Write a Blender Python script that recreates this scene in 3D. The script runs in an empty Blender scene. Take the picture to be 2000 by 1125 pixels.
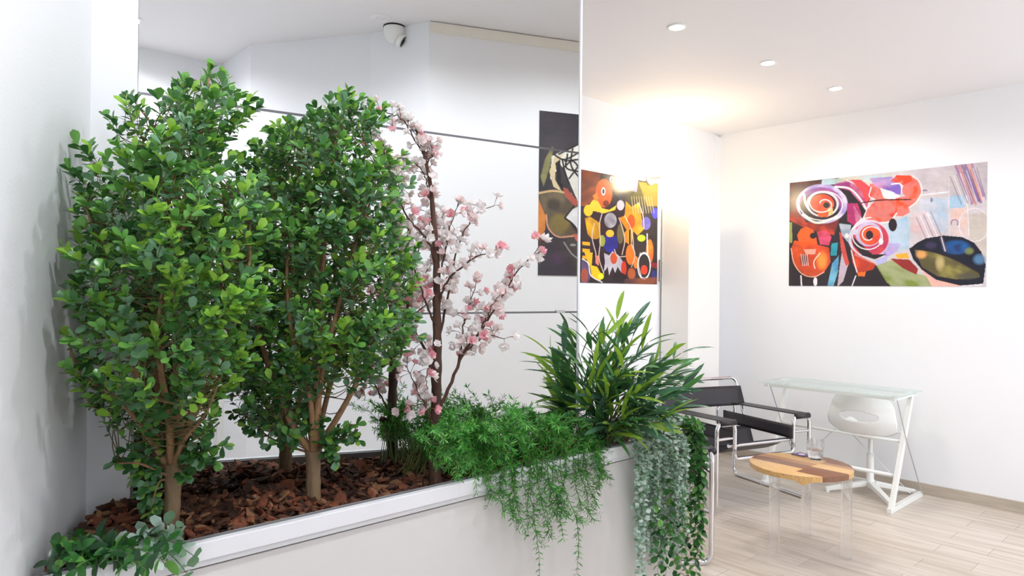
import bpy, math, random
import numpy as np
from mathutils import Vector, Matrix
random.seed(7); RNG = np.random.default_rng(11)
scene = bpy.context.scene
COL = scene.collection

# ------------------------------------------------------------ camera
FPX = 1360.0; CH = 1.38
cp, sp = math.cos(math.radians(.10)), math.sin(math.radians(.10))
cr, sr = math.cos(math.radians(.607)), math.sin(math.radians(.607))
FW = np.array([0, cp, sp]); U0 = np.array([0, -sp, cp]); X0 = np.array([1., 0, 0])
RT = X0*cr + U0*sr; UP = U0*cr - X0*sr
CAM = np.array([0, 0, CH])
cam = bpy.data.cameras.new('camera'); co = bpy.data.objects.new('camera', cam); COL.objects.link(co)
co.matrix_world = Matrix([[RT[i], UP[i], -FW[i], CAM[i]] for i in range(3)] + [[0, 0, 0, 1]])
cam.sensor_width = 36; cam.lens = 36*FPX/2000; cam.clip_start = .02; cam.clip_end = 60
scene.camera = co

# ------------------------------------------------------------ world, exposure, large lights
w = bpy.data.worlds.new('world'); scene.world = w; w.use_nodes = True
w.node_tree.nodes['Background'].inputs[0].default_value = (.80, .88, 1, 1)
w.node_tree.nodes['Background'].inputs[1].default_value = 1.6
scene.view_settings.view_transform = 'Standard'; scene.view_settings.look = 'None'
scene.view_settings.exposure = 0.42; scene.view_settings.gamma = 1; scene.view_settings.use_curve_mapping = False
SPOT_W = 19.0        # watts of each recessed downlight
WARM_W = 30.0        # watts of the warm corner lamp
FILL_W = 66.0      # watts of the fill light added behind the unseen window

# ------------------------------------------------------------ room axes
def D(a): return np.array([math.sin(math.radians(a)), math.cos(math.radians(a)), 0])
u, v, m, n = D(47.26), D(47.26-90), D(58.93), D(58.93-90)
NM = 1.684            # mirror plane: n.p = NM
ZR = .92              # planter rim height
CEIL = 2.72; CU = 5.363; CV = 3.2
def uv(a, b, z=0.): return u*a + v*b + np.array([0, 0, z])
def mn(a, b, z=0.): return m*a + n*b + np.array([0, 0, z])
def ray(x, y): return FW + (x-1000)/FPX*RT - (y-562.5)/FPX*UP
def at(x, y, Y): d = ray(x, y); return CAM + d*Y/d[1]
def atz(x, y, z): d = ray(x, y); return CAM + d*(z-CH)/d[2]
def onpl(x, y, nn, c): d = ray(x, y); return CAM + d*((c-CAM@nn)/(d@nn))
def refl(P): return P - 2*((P@n)-NM)[..., None]*n if P.ndim > 1 else P - 2*((P@n)-NM)*n
def proj(P):
    q = P-CAM; d = q@FW
    return 1000+FPX*(q@RT)/d, 562.5-FPX*(q@UP)/d
K0 = np.array([-.873, 1.441, 0]); LW = D(-18.5)   # left wall runs from K0 towards the camera along -LW
LWN = np.array([LW[1], -LW[0], 0])               # left wall normal, into the room
def wall_gap(P): return (P-K0)@LWN

# ------------------------------------------------------------ helpers
def lin(c): return [((x/255)/12.92 if x/255 <= .04045 else ((x/255+.055)/1.055)**2.4) for x in c]
MATS = {}
def mat(name, rgb, rough=.5, metal=0, spec=.5, noise=0, nscale=20, bump=0, bscale=60, trans=0, ior=1.45, emit=0, coat=0, sss=0, vary=None, stretch=None):
    if name in MATS: return MATS[name]
    M = bpy.data.materials.new(name); M.use_nodes = True; nt = M.node_tree; b = nt.nodes['Principled BSDF']
    c = lin(rgb)+[1]
    b.inputs['Base Color'].default_value = c; b.inputs['Roughness'].default_value = rough; b.inputs['Metallic'].default_value = metal
    b.inputs['Specular IOR Level'].default_value = spec; b.inputs['IOR'].default_value = ior
    b.inputs['Transmission Weight'].default_value = trans; b.inputs['Coat Weight'].default_value = coat
    tc = nt.nodes.new('ShaderNodeTexCoord'); mp = nt.nodes.new('ShaderNodeMapping'); nt.links.new(tc.outputs['Object'], mp.inputs['Vector'])
    if stretch: mp.inputs['Scale'].default_value = stretch
    if noise:
        t = nt.nodes.new('ShaderNodeTexNoise'); t.inputs['Scale'].default_value = nscale; t.inputs['Detail'].default_value = 5
        nt.links.new(mp.outputs[0], t.inputs['Vector'])
        r = nt.nodes.new('ShaderNodeValToRGB'); e = r.color_ramp.elements
        e[0].position = .3; e[1].position = .7
        c2 = lin(vary)+[1] if vary else [x*(1-noise) for x in c[:3]]+[1]
        e[0].color = c2; e[1].color = c
        nt.links.new(t.outputs['Fac'], r.inputs[0]); nt.links.new(r.outputs[0], b.inputs['Base Color'])
    if bump:
        t2 = nt.nodes.new('ShaderNodeTexNoise'); t2.inputs['Scale'].default_value = bscale; t2.inputs['Detail'].default_value = 6
        nt.links.new(mp.outputs[0], t2.inputs['Vector'])
        bp = nt.nodes.new('ShaderNodeBump'); bp.inputs['Strength'].default_value = bump; bp.inputs['Distance'].default_value = .01
        nt.links.new(t2.outputs['Fac'], bp.inputs['Height']); nt.links.new(bp.outputs[0], b.inputs['Normal'])
    if emit:
        b.inputs['Emission Color'].default_value = c; b.inputs['Emission Strength'].default_value = emit
    MATS[name] = M
    return M

class MB:
    def __init__(s): s.v = []; s.f = []; s.mi = []; s.n = 0
    def add(s, V, F, mi=0):
        V = np.asarray(V, float); s.v.append(V)
        s.f += [tuple(int(i)+s.n for i in f) for f in F]; s.mi += ([mi]*len(F) if np.isscalar(mi) else list(mi)); s.n += len(V)
        return s
    def box(s, lo, hi, mi=0, M=None):
        x0, y0, z0 = lo; x1, y1, z1 = hi
        V = np.array([(x, y, z) for z in (z0, z1) for y in (y0, y1) for x in (x0, x1)], float)
        if M is not None: V = V@M.T
        F = [(0, 2, 3, 1), (4, 5, 7, 6), (0, 1, 5, 4), (1, 3, 7, 5), (3, 2, 6, 7), (2, 0, 4, 6)]
        return s.add(V, F, mi)
    def tube(s, P, r, k=10, mi=0, cap=True):
        P = np.asarray(P, float); N = len(P); R = np.full(N, r, float) if np.isscalar(r) else np.asarray(r, float)
        T = np.zeros_like(P); T[1:-1] = P[2:]-P[:-2]; T[0] = P[1]-P[0]; T[-1] = P[-1]-P[-2]
        T /= np.linalg.norm(T, axis=1)[:, None]+1e-12
        a = np.array([0, 0, 1.]) if abs(T[0][2]) < .9 else np.array([1., 0, 0])
        A = np.cross(T[0], a); A /= np.linalg.norm(A); ang = np.arange(k)*2*math.pi/k; V = []
        for i in range(N):
            A = A - T[i]*(A@T[i]); A /= np.linalg.norm(A)+1e-12; B = np.cross(T[i], A)
            V.append(P[i] + R[i]*(np.cos(ang)[:, None]*A + np.sin(ang)[:, None]*B))
        F = [(i*k+j, i*k+(j+1) % k, (i+1)*k+(j+1) % k, (i+1)*k+j) for i in range(N-1) for j in range(k)]
        if cap: F += [tuple(range(k-1, -1, -1)), tuple((N-1)*k+j for j in range(k))]
        return s.add(np.concatenate(V), F, mi)
    def lathe(s, prof, k=32, c=(0, 0, 0), mi=0, M=None):
        V = np.array([(r*math.cos(2*math.pi*j/k), r*math.sin(2*math.pi*j/k), z) for r, z in prof for j in range(k)])
        if M is not None: V = V@M.T
        V = V+np.array(c); N = len(prof)
        F = [(i*k+j, i*k+(j+1) % k, (i+1)*k+(j+1) % k, (i+1)*k+j) for i in range(N-1) for j in range(k)]
        return s.add(V, F, mi)
    def prism(s, poly, z0, z1, mi=0):
        N = len(poly); V = [(p[0], p[1], z0) for p in poly]+[(p[0], p[1], z1) for p in poly]
        F = [tuple(range(N-1, -1, -1)), tuple(range(N, 2*N))]+[(i, (i+1) % N, (i+1) % N+N, i+N) for i in range(N)]
        return s.add(V, F, mi)
    def build(s, name, mats, parent=None, smooth=False, origin=None, bevel=0, autosmooth=None):
        me = bpy.data.meshes.new(name); V = np.concatenate(s.v) if s.v else np.zeros((0, 3))
        if origin is not None: V = V-np.asarray(origin)
        me.from_pydata(V.tolist(), [], s.f)
        mats = mats if isinstance(mats, (list, tuple)) else [mats]
        for q in mats: me.materials.append(q)
        me.polygons.foreach_set('material_index', s.mi)
        me.polygons.foreach_set('use_smooth', [bool(smooth)]*len(s.f)); me.update()
        o = bpy.data.objects.new(name, me); COL.objects.link(o)
        if origin is not None and parent is None: o.location = origin
        if parent is not None: o.parent = parent
        if bevel:
            b = o.modifiers.new('bevel', 'BEVEL'); b.width = bevel; b.segments = 2; b.limit_method = 'ANGLE'
        if autosmooth is not None:
            me.polygons.foreach_set('use_smooth', [True]*len(s.f))
            me.set_sharp_from_angle(angle=math.radians(autosmooth))
        return o

def reframe(o, ang):
    """give a thing its own turned axes without moving anything"""
    Rm = Matrix.Rotation(ang, 4, 'Z'); Ri = Rm.inverted(); done = set()
    def down(x):
        for c in [y for y in bpy.data.objects if y.parent == x]:
            if c.data is not None and c.type == 'MESH' and c.data.name not in done: c.data.transform(Ri); done.add(c.data.name)
            c.location = Ri @ c.location; down(c)
    if o.type == 'MESH': o.data.transform(Ri); done.add(o.data.name)
    down(o); o.rotation_euler = (0, 0, ang); return o
def tag(o, label, cat, group=None, kind=None):
    if label: o['label'] = label
    if cat: o['category'] = cat
    if group: o['group'] = group
    if kind: o['kind'] = kind
    return o
def thing(name, loc, label, cat, rz=0, group=None):
    o = bpy.data.objects.new(name, None); COL.objects.link(o); o.empty_display_size = .05
    o.location = tuple(loc); o.rotation_euler = (0, 0, rz); return tag(o, label, cat, group)
def struct(o): o['kind'] = 'structure'; return o
def copy_tree(o, parent=None):
    c = o.copy(); COL.objects.link(c); c.parent = parent
    for ch in [x for x in bpy.data.objects if x.parent == o]: copy_tree(ch, c)
    return c
def fillet(P, r, seg=6):
    P = [np.array(p, float) for p in P]; out = [P[0]]
    for i in range(1, len(P)-1):
        a, b, c = P[i-1], P[i], P[i+1]; d1 = a-b; d2 = c-b; l1, l2 = np.linalg.norm(d1), np.linalg.norm(d2)
        rr = min(r, l1*.49, l2*.49); p, q = b+d1/l1*rr, b+d2/l2*rr
        for k in range(seg+1):
            t = k/seg; out.append((1-t)**2*p+2*t*(1-t)*b+t*t*q)
    return out+[P[-1]]
def curve(P, N=12):
    P = np.array(P, float); d = np.r_[0, np.cumsum(np.linalg.norm(np.diff(P, axis=0), axis=1))]; t = np.linspace(0, d[-1], N)
    if len(P) < 3: return np.array([np.interp(t, d, P[:, i]) for i in range(3)]).T
    T = np.gradient(P, d, axis=0); out = []
    for x in t:
        i = min(np.searchsorted(d, x, side='right')-1, len(P)-2); h = d[i+1]-d[i]; s = (x-d[i])/h
        out.append((2*s**3-3*s**2+1)*P[i]+(s**3-2*s**2+s)*h*T[i]+(-2*s**3+3*s**2)*P[i+1]+(s**3-s**2)*h*T[i+1])
    return np.array(out)
def arcs(P): d = np.r_[0, np.cumsum(np.linalg.norm(np.diff(np.array(P, float), axis=0), axis=1))]; return d/d[-1]
def nrm(a): return a/(np.linalg.norm(a, axis=-1, keepdims=True)+1e-12)

# ------------------------------------------------------------ materials
WALL = mat('white_wall_paint', (241, 242, 245), .62, bump=.05, bscale=140)
CEILM = mat('ceiling_paint', (243, 241, 242), .7)
MIRR = mat('mirror_glass', (238, 240, 239), 0.0, metal=1)
CHROME = mat('chrome', (225, 225, 228), .08, metal=1)
LEATHER = mat('black_leather', (46, 43, 47), .42, bump=.15, bscale=300)
PLASTIC = mat('white_plastic', (240, 240, 238), .3)
WMETAL = mat('white_metal', (236, 236, 232), .35)
RIMM = mat('white_rim_profile', (240, 241, 245), .25)
PBODY = mat('planter_panel', (228, 226, 224), .5, noise=.04, nscale=3)
ALU = mat('aluminium_trim', (200, 202, 205), .3, metal=.8)
CAB = mat('cabinet_laminate', (238, 236, 232), .28)
SEAM = mat('seam_metal', (120, 120, 124), .25, metal=.9)
DARK = mat('dark_gap', (40, 40, 42), .5)
TILEW = mat('baseboard_wood_tile', (196, 184, 168), .4, noise=.2, nscale=6, stretch=(1, 1, 8))
BARK = mat('bark_box', (162, 136, 104), .8, noise=.4, nscale=30, bump=.8, bscale=70, stretch=(1, 1, .25))
BRANCH = mat('bark_branch', (166, 128, 92), .75, noise=.25, nscale=40, bump=.5, bscale=90)
TWG = mat('olive_twig', (116, 104, 66), .7, noise=.3, nscale=60)
CHBARK = mat('bark_cherry', (98, 70, 58), .8, noise=.5, nscale=25, bump=.9, bscale=60, stretch=(1, 1, .25))
TWIG = mat('cherry_twig', (92, 64, 54), .7, noise=.3, nscale=60)
def leafmat(name, rgb, rough=.27, trans=.12, noise=.25, vary=None):
    M = mat(name, rgb, rough, spec=.5, noise=noise, nscale=35, vary=vary)
    M.node_tree.nodes['Principled BSDF'].inputs['Transmission Weight'].default_value = 0
    nt = M.node_tree; b = nt.nodes['Principled BSDF']; out = nt.nodes['Material Output']
    tr = nt.nodes.new('ShaderNodeBsdfTranslucent'); c = lin(rgb); tr.inputs[0].default_value = (min(1, c[0]*1.5), min(1, c[1]*1.5), c[2], 1)
    mx = nt.nodes.new('ShaderNodeMixShader'); mx.inputs[0].default_value = trans
    nt.links.new(b.outputs[0], mx.inputs[1]); nt.links.new(tr.outputs[0], mx.inputs[2]); nt.links.new(mx.outputs[0], out.inputs[0])
    return M
BOXL = [leafmat('box_leaf_dark', (70, 120, 66)), leafmat('box_leaf_blue', (116, 160, 122)), leafmat('box_leaf_mid', (110, 168, 82)), leafmat('box_leaf_young', (156, 204, 84), trans=.2)]
FERNL = [leafmat('fern_needle', (70, 158, 56)), leafmat('fern_needle_dark', (56, 124, 58)), leafmat('fern_needle_light', (124, 194, 88))]
BAML = [leafmat('bamboo_leaf', (88, 142, 82)), leafmat('bamboo_leaf_dark', (76, 118, 92)), leafmat('bamboo_leaf_light', (148, 186, 70), trans=.2)]
EUCL = [leafmat('eucalyptus_leaf', (180, 208, 194), .6), leafmat('eucalyptus_leaf_pale', (210, 230, 220), .6), leafmat('eucalyptus_leaf_green', (118, 158, 124), .6)]
IVYL = [leafmat('vine_leaf', (58, 116, 54)), leafmat('vine_leaf_light', (104, 162, 72)), leafmat('vine_leaf_dark', (44, 84, 50))]
STEMG = mat('green_stem', (92, 110, 58), .6)

# ------------------------------------------------------------ room shell
def wall(name, a, b, out, z0=0, z1=CEIL, t=.1, ma=None):
    a, b, out = np.array(a, float)[:2], np.array(b, float)[:2], np.array(out, float)[:2]
    q = MB().prism([a, b, b+out*t, a+out*t], z0, z1)
    d = b-a; return struct(reframe(q.build(name, ma or WALL, origin=(a[0], a[1], 0)), math.atan2(d[1], d[0])))
W1 = K0-LW*2.80
Q1, Q2, Q3, Q4 = (np.array([.746, -.812, 0]), np.array([1.151, -.632, 0]), np.array([.993, -.215, 0]), np.array([1.149, .504, 0]))
VB = -.136; UA = math.atan2(u[1], u[0]); MA = math.atan2(m[1], m[0])
Q5 = uv(1.436, VB); Q6 = uv(3.0, VB); Q7 = uv(3.0, -3.0); Q8 = uv(CU, -3.0); Q9 = uv(CU, CV); Q10 = uv(.6, CV)
def outn(a, b, s=1):
    d = nrm(np.array(b)-np.array(a)); return np.array([d[1], -d[0], 0])*s
wall('wall_left', W1, K0-LW*0, -LWN)
wall('wall_back', W1, Q1, outn(W1, Q1))
wall('wall_corner', Q1, Q2, outn(Q1, Q2))
wall('wall_nook', Q2, Q3, outn(Q2, Q3))
wall('wall_passage', Q3, Q4, outn(Q3, Q4))
wall('wall_turn', Q4, Q5, outn(Q4, Q5))
wall('wall_front', Q5, Q6, outn(Q5, Q6))
wall('wall_side', Q6, Q7, outn(Q6, Q7))
wall('wall_right', Q8, Q9, u)
wall('wall_far', Q10, Q9, v)
wall('wall_hidden', mn(-.1, 1.85), Q10, outn(mn(-.1, 1.85), Q10, -1))
# unseen wall on the right with an added window to let in light
for i, (a, b, z0, z1) in enumerate([(3.0, CU, 0, .3), (3.0, CU, 2.45, CEIL), (3.0, 3.15, .3, 2.45), (CU-.15, CU, .3, 2.45)]):
    wall('wall_added_window', uv(a, -3.0), uv(b, -3.0), -v, z0, z1)
fr = MB()
MUV = np.array([u, v, [0, 0, 1]]).T
for a in (3.15, 3.86, 4.56, CU-.2): fr.box((a, -3.06, .3), (a+.05, -3.01, 2.45), M=MUV)
fr.box((3.15, -3.06, .3), (CU-.15, -3.01, .35), M=MUV); fr.box((3.15, -3.06, 2.4), (CU-.15, -3.01, 2.45), M=MUV)
struct(fr.build('added_window_1', WMETAL))
# floor: pale wood-look tiles, long side along v
FM = bpy.data.materials.new('wood_look_tile'); FM.use_nodes = True; nt = FM.node_tree; b = nt.nodes['Principled BSDF']
tc = nt.nodes.new('ShaderNodeTexCoord'); mp = nt.nodes.new('ShaderNodeMapping'); mp.inputs['Rotation'].default_value = (0, 0, -math.atan2(v[1], v[0]))
mp.vector_type = 'POINT'
nt.links.new(tc.outputs['Object'], mp.inputs['Vector'])
br = nt.nodes.new('ShaderNodeTexBrick'); br.offset = .35; br.inputs['Scale'].default_value = 1
br.inputs['Brick Width'].default_value = .60; br.inputs['Row Height'].default_value = .15; br.inputs['Mortar Size'].default_value = .0016; br.inputs['Mortar Smooth'].default_value = .2
br.inputs['Color1'].default_value = lin((216, 205, 193))+[1]; br.inputs['Color2'].default_value = lin((203, 191, 178))+[1]; br.inputs['Mortar'].default_value = lin((160, 148, 136))+[1]
nt.links.new(mp.outputs[0], br.inputs['Vector'])
mp2 = nt.nodes.new('ShaderNodeMapping'); mp2.inputs['Scale'].default_value = (2.2, 26, 1); nt.links.new(mp.outputs[0], mp2.inputs['Vector'])
no = nt.nodes.new('ShaderNodeTexNoise'); no.inputs['Scale'].default_value = 1; no.inputs['Detail'].default_value = 8; no.inputs['Distortion'].default_value = .6
nt.links.new(mp2.outputs[0], no.inputs['Vector'])
rp = nt.nodes.new('ShaderNodeValToRGB'); rp.color_ramp.elements[0].position = .3; rp.color_ramp.elements[0].color = (.70, .66, .62, 1); rp.color_ramp.elements[1].position = .62; rp.color_ramp.elements[1].color = (1, 1, 1, 1)
nt.links.new(no.outputs['Fac'], rp.inputs[0])
mx = nt.nodes.new('ShaderNodeMix'); mx.data_type = 'RGBA'; mx.blend_type = 'MULTIPLY'; mx.inputs[0].default_value = .8
nt.links.new(br.outputs['Color'], mx.inputs[6]); nt.links.new(rp.outputs[0], mx.inputs[7]); nt.links.new(mx.outputs[2], b.inputs['Base Color'])
b.inputs['Roughness'].default_value = .33
# floor slab
struct(MB().box((-3.5, -3.5, -.1), (7.5, 7.5, 0)).build('floor', FM))
struct(MB().box((-3.5, -3.5, CEIL), (7.5, 7.5, CEIL+.1)).build('ceiling', CEILM))
# baseboards
def skirting(name, a, b, inn):
    a, b = a[:2], b[:2]; i = inn[:2]
    return struct(MB().prism([a, b, b+i*.011, a+i*.011], 0, .072).build(name, TILEW, bevel=.002))
skirting('baseboard_right', Q8, Q9, -u); skirting('baseboard_far', Q10, Q9, -v); skirting('baseboard_front', Q5, Q6, v)
# narrow pilaster in the far corner, cornice on the front wall
struct(MB().box((CU-.085, CV-.02, .0), (CU, CV, CEIL-.02), M=MUV).build('trim_1', WALL))
c2 = MB().box((1.436, VB, CEIL-.055), (3.0, VB+.012, CEIL-.006), M=MUV); struct(c2.build('trim_2', mat('cornice_beige', (240, 235, 224), .6)))
MMN = np.array([m, n, [0, 0, 1]]).T
struct(MB().box((-.1, NM+.012, 0), (1.243, NM+.10, CEIL), M=MMN).build('wall_partition', WALL))
struct(MB().box((-.05, NM-.012, 0), (.072, NM+.012, CEIL), M=MMN).build('trim_3', WALL))
struct(MB().box((.072, NM-.004, 0), (.078, NM+.012, CEIL), M=MMN).build('trim_4', ALU))
struct(MB().box((1.2435, NM-.003, 0), (1.250, NM+.10, CEIL), M=MMN).build('trim_5', RIMM))
# door frame seen in the mirror at the nook
dn = nrm(Q3-Q2); dd = MB(); a = Q2+dn*.03
dd.prism([(a)[:2], (a+dn*.05)[:2], (a+dn*.05)[:2]+np.array([-dn[1], dn[0]])*.02, a[:2]+np.array([-dn[1], dn[0]])*.02], 0, 2.08)
struct(dd.build('trim_6', WMETAL))

# ------------------------------------------------------------ mirror panels
zs = [.838, 1.314, 1.790, 2.266, 2.715]
labs = ['mirror panel rising out of the planter bed, behind the trunks and below the level seam',
        'mirror panel between the two metal seams, reflecting the lower part of the dark painting',
        'mirror panel above the slanting upper seam, reflecting the ceiling camera', 'topmost mirror panel reaching the ceiling']
for i in range(4):
    mw = thing('mirror_panel', mn(.08, NM, zs[i]), labs[i], 'mirror', group='mirror panels on the partition')
    if i == 3: mw['label'] = 'topmost mirror panel up against the ceiling, above the others'
    o0 = mn(.08, NM, zs[i]); g = .0026
    q = MB().box((.079, NM, zs[i]+g), (1.242, NM+.005, zs[i+1]-g), M=MMN); q.v[0] = q.v[0]-o0; q.build('glass', MIRR, mw)
    q = MB().box((.079, NM-.0015, zs[i]-g), (1.242, NM+.006, zs[i]+g), M=MMN); q.v[0] = q.v[0]-o0
    if i == 1:
        q3 = MB().box((1.165, NM-.005, zs[i]-.002), (1.195, NM, zs[i]+.006), M=MMN); q3.v[0] = q3.v[0]-o0; q3.build('clip', ALU, mw)
    e = q.build('seam_strip', SEAM, mw); e['label'] = 'thin metal strip along the lower edge'; reframe(mw, MA)

# ------------------------------------------------------------ planter
PU0 = None
VF = 1.29            # outer face of the rim
def line_x(P, d, Q, e):
    A = np.array([[d[0], -e[0]], [d[1], -e[1]]]); t = np.linalg.solve(A, (Q-P)[:2]); return P+d*t[0]
FL = line_x(uv(0, VF), u, K0+LWN*.004, LW)      # front-left end of the planter at the wall
uL = FL@u+.016
pl = thing('planter', uv(1.0, VF+.03), 'long white planter trough with a glossy rim running below the mirror', 'planter')
o0 = uv(1.0, VF+.03)
def pbuild(q, name, ma, **k):
    q.v = [x-o0 for x in q.v]; return q.build(name, ma, pl, **k)
UE = 1.95; VBK = 1.72
pbuild(MB().box((uL, VF+.012, 0), (UE-.012, VF+.03, ZR-.05), M=MUV), 'front_panel', PBODY)
q = MB().box((uL, VF, ZR-.034), (UE, VF+.018, ZR), M=MUV); q.box((uL, VF+.006, ZR-.046), (UE-.006, VF+.018, ZR-.034), M=MUV)
q.box((UE-.018, VF+.018, ZR-.034), (UE, VBK, ZR), M=MUV); q.box((UE-.018, VF+.018, ZR-.046), (UE-.006, VBK, ZR-.034), M=MUV)
pbuild(q, 'rim', RIMM, bevel=.002)
pbuild(MB().box((UE-.03, VF+.03, 0), (UE-.012, VBK, ZR-.046), M=MUV), 'end_panel', PBODY)
pc = mn(1.243, NM+.112)[:2]
bk = MB().prism([uv(UE-.03, VBK-.018)[:2], uv(UE-.03, VBK)[:2], uv(1.62, VBK)[:2], uv(1.60, VBK-.018)[:2]], 0, ZR)
bk.prism([uv(1.62, VBK)[:2], pc+.0*n[:2], pc+m[:2]*.018, uv(1.62, VBK-.018)[:2]], 0, ZR)
pbuild(bk, 'back_panel', PBODY)
pbuild(MB().box((uL, VF+.03, ZR-.045), (UE-.018, VF+.034, ZR-.001), M=MUV), 'inner_lining', mat('lining_grey', (150, 150, 152), .5)); reframe(pl, UA)

# ------------------------------------------------------------ bark mulch
def inbed(P, mg=.0):
    P = np.atleast_2d(P)
    a = (P@v > VF+.036+mg) & (P@u < UE-.035-mg) & ((P@n < NM-.006-mg) | ((P@m > 1.27+mg) & (P@v < VBK-.03-mg))) & (wall_gap(P) > .004+mg)
    return a
def bedz(P):
    P = np.atleast_2d(P)
    h = .014*np.sin(P[:, 0]*9+1)*np.cos(P[:, 1]*8)+.008*np.sin(P[:, 0]*23+P[:, 1]*17)
    edge = np.clip((P@v-VF-.03)/.08, 0, 1)
    mb = np.clip((.14-(NM-(P@n)))/.14, 0, 1)*(P@m < 1.26)*.014
    corner = np.clip((.2-np.hypot(P[:, 0]+.80, P[:, 1]-1.40))/.2, 0, 1)*.03
    return ZR-.012+h*edge+corner-mb-.010*(1-edge)
bed = MB(); gx = np.arange(-1.0, .9, .03); gy = np.arange(.7, 2.75, .03)
bp = [K0+LWN*.004, FL+v*.034, uv(UE-.02, VF+.034), uv(UE-.02, VBK-.02), uv(1.63, VBK-.02), mn(1.262, NM+.10), mn(1.262, NM-.002), K0*1+m*.01-n*.004]
bed.prism([p[:2] for p in bp], ZR-.10, ZR-.03)
chipm = [mat('bark_chip_dark', (76, 48, 36), .85, noise=.5, nscale=40, bump=.8, bscale=90), mat('bark_chip_red', (140, 80, 54), .8, noise=.45, nscale=40, bump=.8, bscale=90),
         mat('bark_chip_brown', (112, 72, 52), .85, noise=.5, nscale=40, bump=.8, bscale=90), mat('bark_chip_tan', (156, 112, 78), .8, noise=.35, nscale=40, bump=.6, bscale=90), mat('bark_soil', (44, 30, 24), .95)]
bed.mi = [4]*len(bed.f)
cnt = 0
while cnt < 3600:
    P = np.array([RNG.uniform(-1, .9), RNG.uniform(.7, 2.75), 0]); L_ = RNG.choice([.019, .031, .048], p=[.42, .36, .22])*RNG.uniform(.8, 1.3)
    if not inbed(P, L_*.45)[0]: continue
    W_ = L_*RNG.uniform(.35, .75); T_ = RNG.uniform(.0025, .006)
    k = 7; a = np.sort(RNG.uniform(0, 2*math.pi, k)+np.linspace(0, 2*math.pi, k)*0); a = np.linspace(0, 2*math.pi, k, endpoint=False)+RNG.uniform(-.3, .3, k)
    rr = RNG.uniform(.75, 1.1, k); ox, oy = np.cos(a)*rr*L_/2, np.sin(a)*rr*W_/2; bend = RNG.uniform(-6, 6)
    top = np.c_[ox, oy, T_+bend*oy*oy*4+RNG.uniform(-.0012, .0012, k)]; bot = np.c_[ox*.93, oy*.9, bend*oy*oy*4-.0005*np.ones(k)]
    V = np.r_[top, bot, [[0, 0, T_*1.25]]]
    tilt = RNG.normal(0, .42); az = RNG.uniform(0, 6.28); Rm = Matrix.Rotation(az, 3, 'Z') @ Matrix.Rotation(tilt, 3, 'Y') @ Matrix.Rotation(RNG.normal(0, .35), 3, 'X')
    V = V@np.array(Rm).T + np.array([P[0], P[1], bedz(P)[0]+RNG.uniform(-.012, .010)])
    if (wall_gap(V) < .002).any() or (V@v < VF+.035).any(): continue
    F = [(i, (i+1) % k, 2*k) for i in range(k)]+[(i+k, (i+1) % k+k, (i+1) % k, i) for i in range(k)]+[tuple(range(2*k-1, k-1, -1))]
    bed.add(V, F, int(RNG.choice(4, p=[.32, .27, .28, .13]))); cnt += 1
tag(bed.build('bark_mulch', chipm), 'reddish brown bark mulch filling the white planter around the trunks', 'mulch', kind='stuff')

# ------------------------------------------------------------ leaf tools
def leaf_template(L, W, wid=.5, tip=0., fold=.15, curl=.15, rows=4):
    """leaf along +y, normal +z; obovate when wid>.5"""
    t = np.linspace(0, 1, rows+1); V = []
    for i, s in enumerate(t):
        e = 2*wid; prof = (s**(wid*1.6))*((1-s)**((1-wid)*1.15))
        V.append(prof)
    prof = np.array(V); prof = prof/prof.max()
    z = -curl*L*t*t
    pts = [(0, 0, 0)]
    for i in range(1, rows): pts += [(-prof[i]*W/2, t[i]*L, z[i]+fold*prof[i]*W/2), (0, t[i]*L, z[i]), (prof[i]*W/2, t[i]*L, z[i]+fold*prof[i]*W/2)]
    pts.append((0, L, z[-1])); F = [(0, 2, 1), (0, 3, 2)]
    for i in range(rows-2):
        b = 1+3*i; F += [(b, b+1, b+4, b+3), (b+1, b+2, b+5, b+4)]
    b = 1+3*(rows-2); e = len(pts)-1; F += [(b, b+1, e), (b+1, b+2, e)]
    return np.array(pts), F
def place(mb, T, F, pos, d, up, scale, mi):
    """vectorised leaves: pos,d,up (k,3), scale (k,), mi (k,)"""
    pos, d, up = map(np.atleast_2d, (pos, d, up)); y = nrm(d); x = nrm(np.cross(y, up)); z = np.cross(x, y)
    V = pos[:, None, :] + np.asarray(scale)[:, None, None]*(T[None, :, 0, None]*x[:, None]+T[None, :, 1, None]*y[:, None]+T[None, :, 2, None]*z[:, None])
    k, nv = len(pos), len(T); mb.v.append(V.reshape(-1, 3))
    for i in range(k):
        o = mb.n+i*nv; mb.f += [tuple(j+o for j in f) for f in F]; mb.mi += [int(mi[i])]*len(F)
    mb.n += k*nv
def inside(poly, x, y):
    x, y = np.asarray(x, float), np.asarray(y, float); r = np.zeros(x.shape, bool); N = len(poly)
    for i in range(N):
        x1, y1 = poly[i]; x2, y2 = poly[(i+1) % N]
        if y1 == y2: continue
        r ^= ((y1 > y) != (y2 > y)) & (x < (x2-x1)*(y-y1)/(y2-y1)+x1)
    return r
def edist(poly, x, y):
    dm = 1e9; N = len(poly)
    for i in range(N):
        a, b = np.array(poly[i], float), np.array(poly[(i+1) % N], float); d = b-a; t = np.clip(((x-a[0])*d[0]+(y-a[1])*d[1])/(d@d), 0, 1)
        dm = np.minimum(dm, np.hypot(x-a[0]-t*d[0], y-a[1]-t*d[1]))
    return dm

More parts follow.
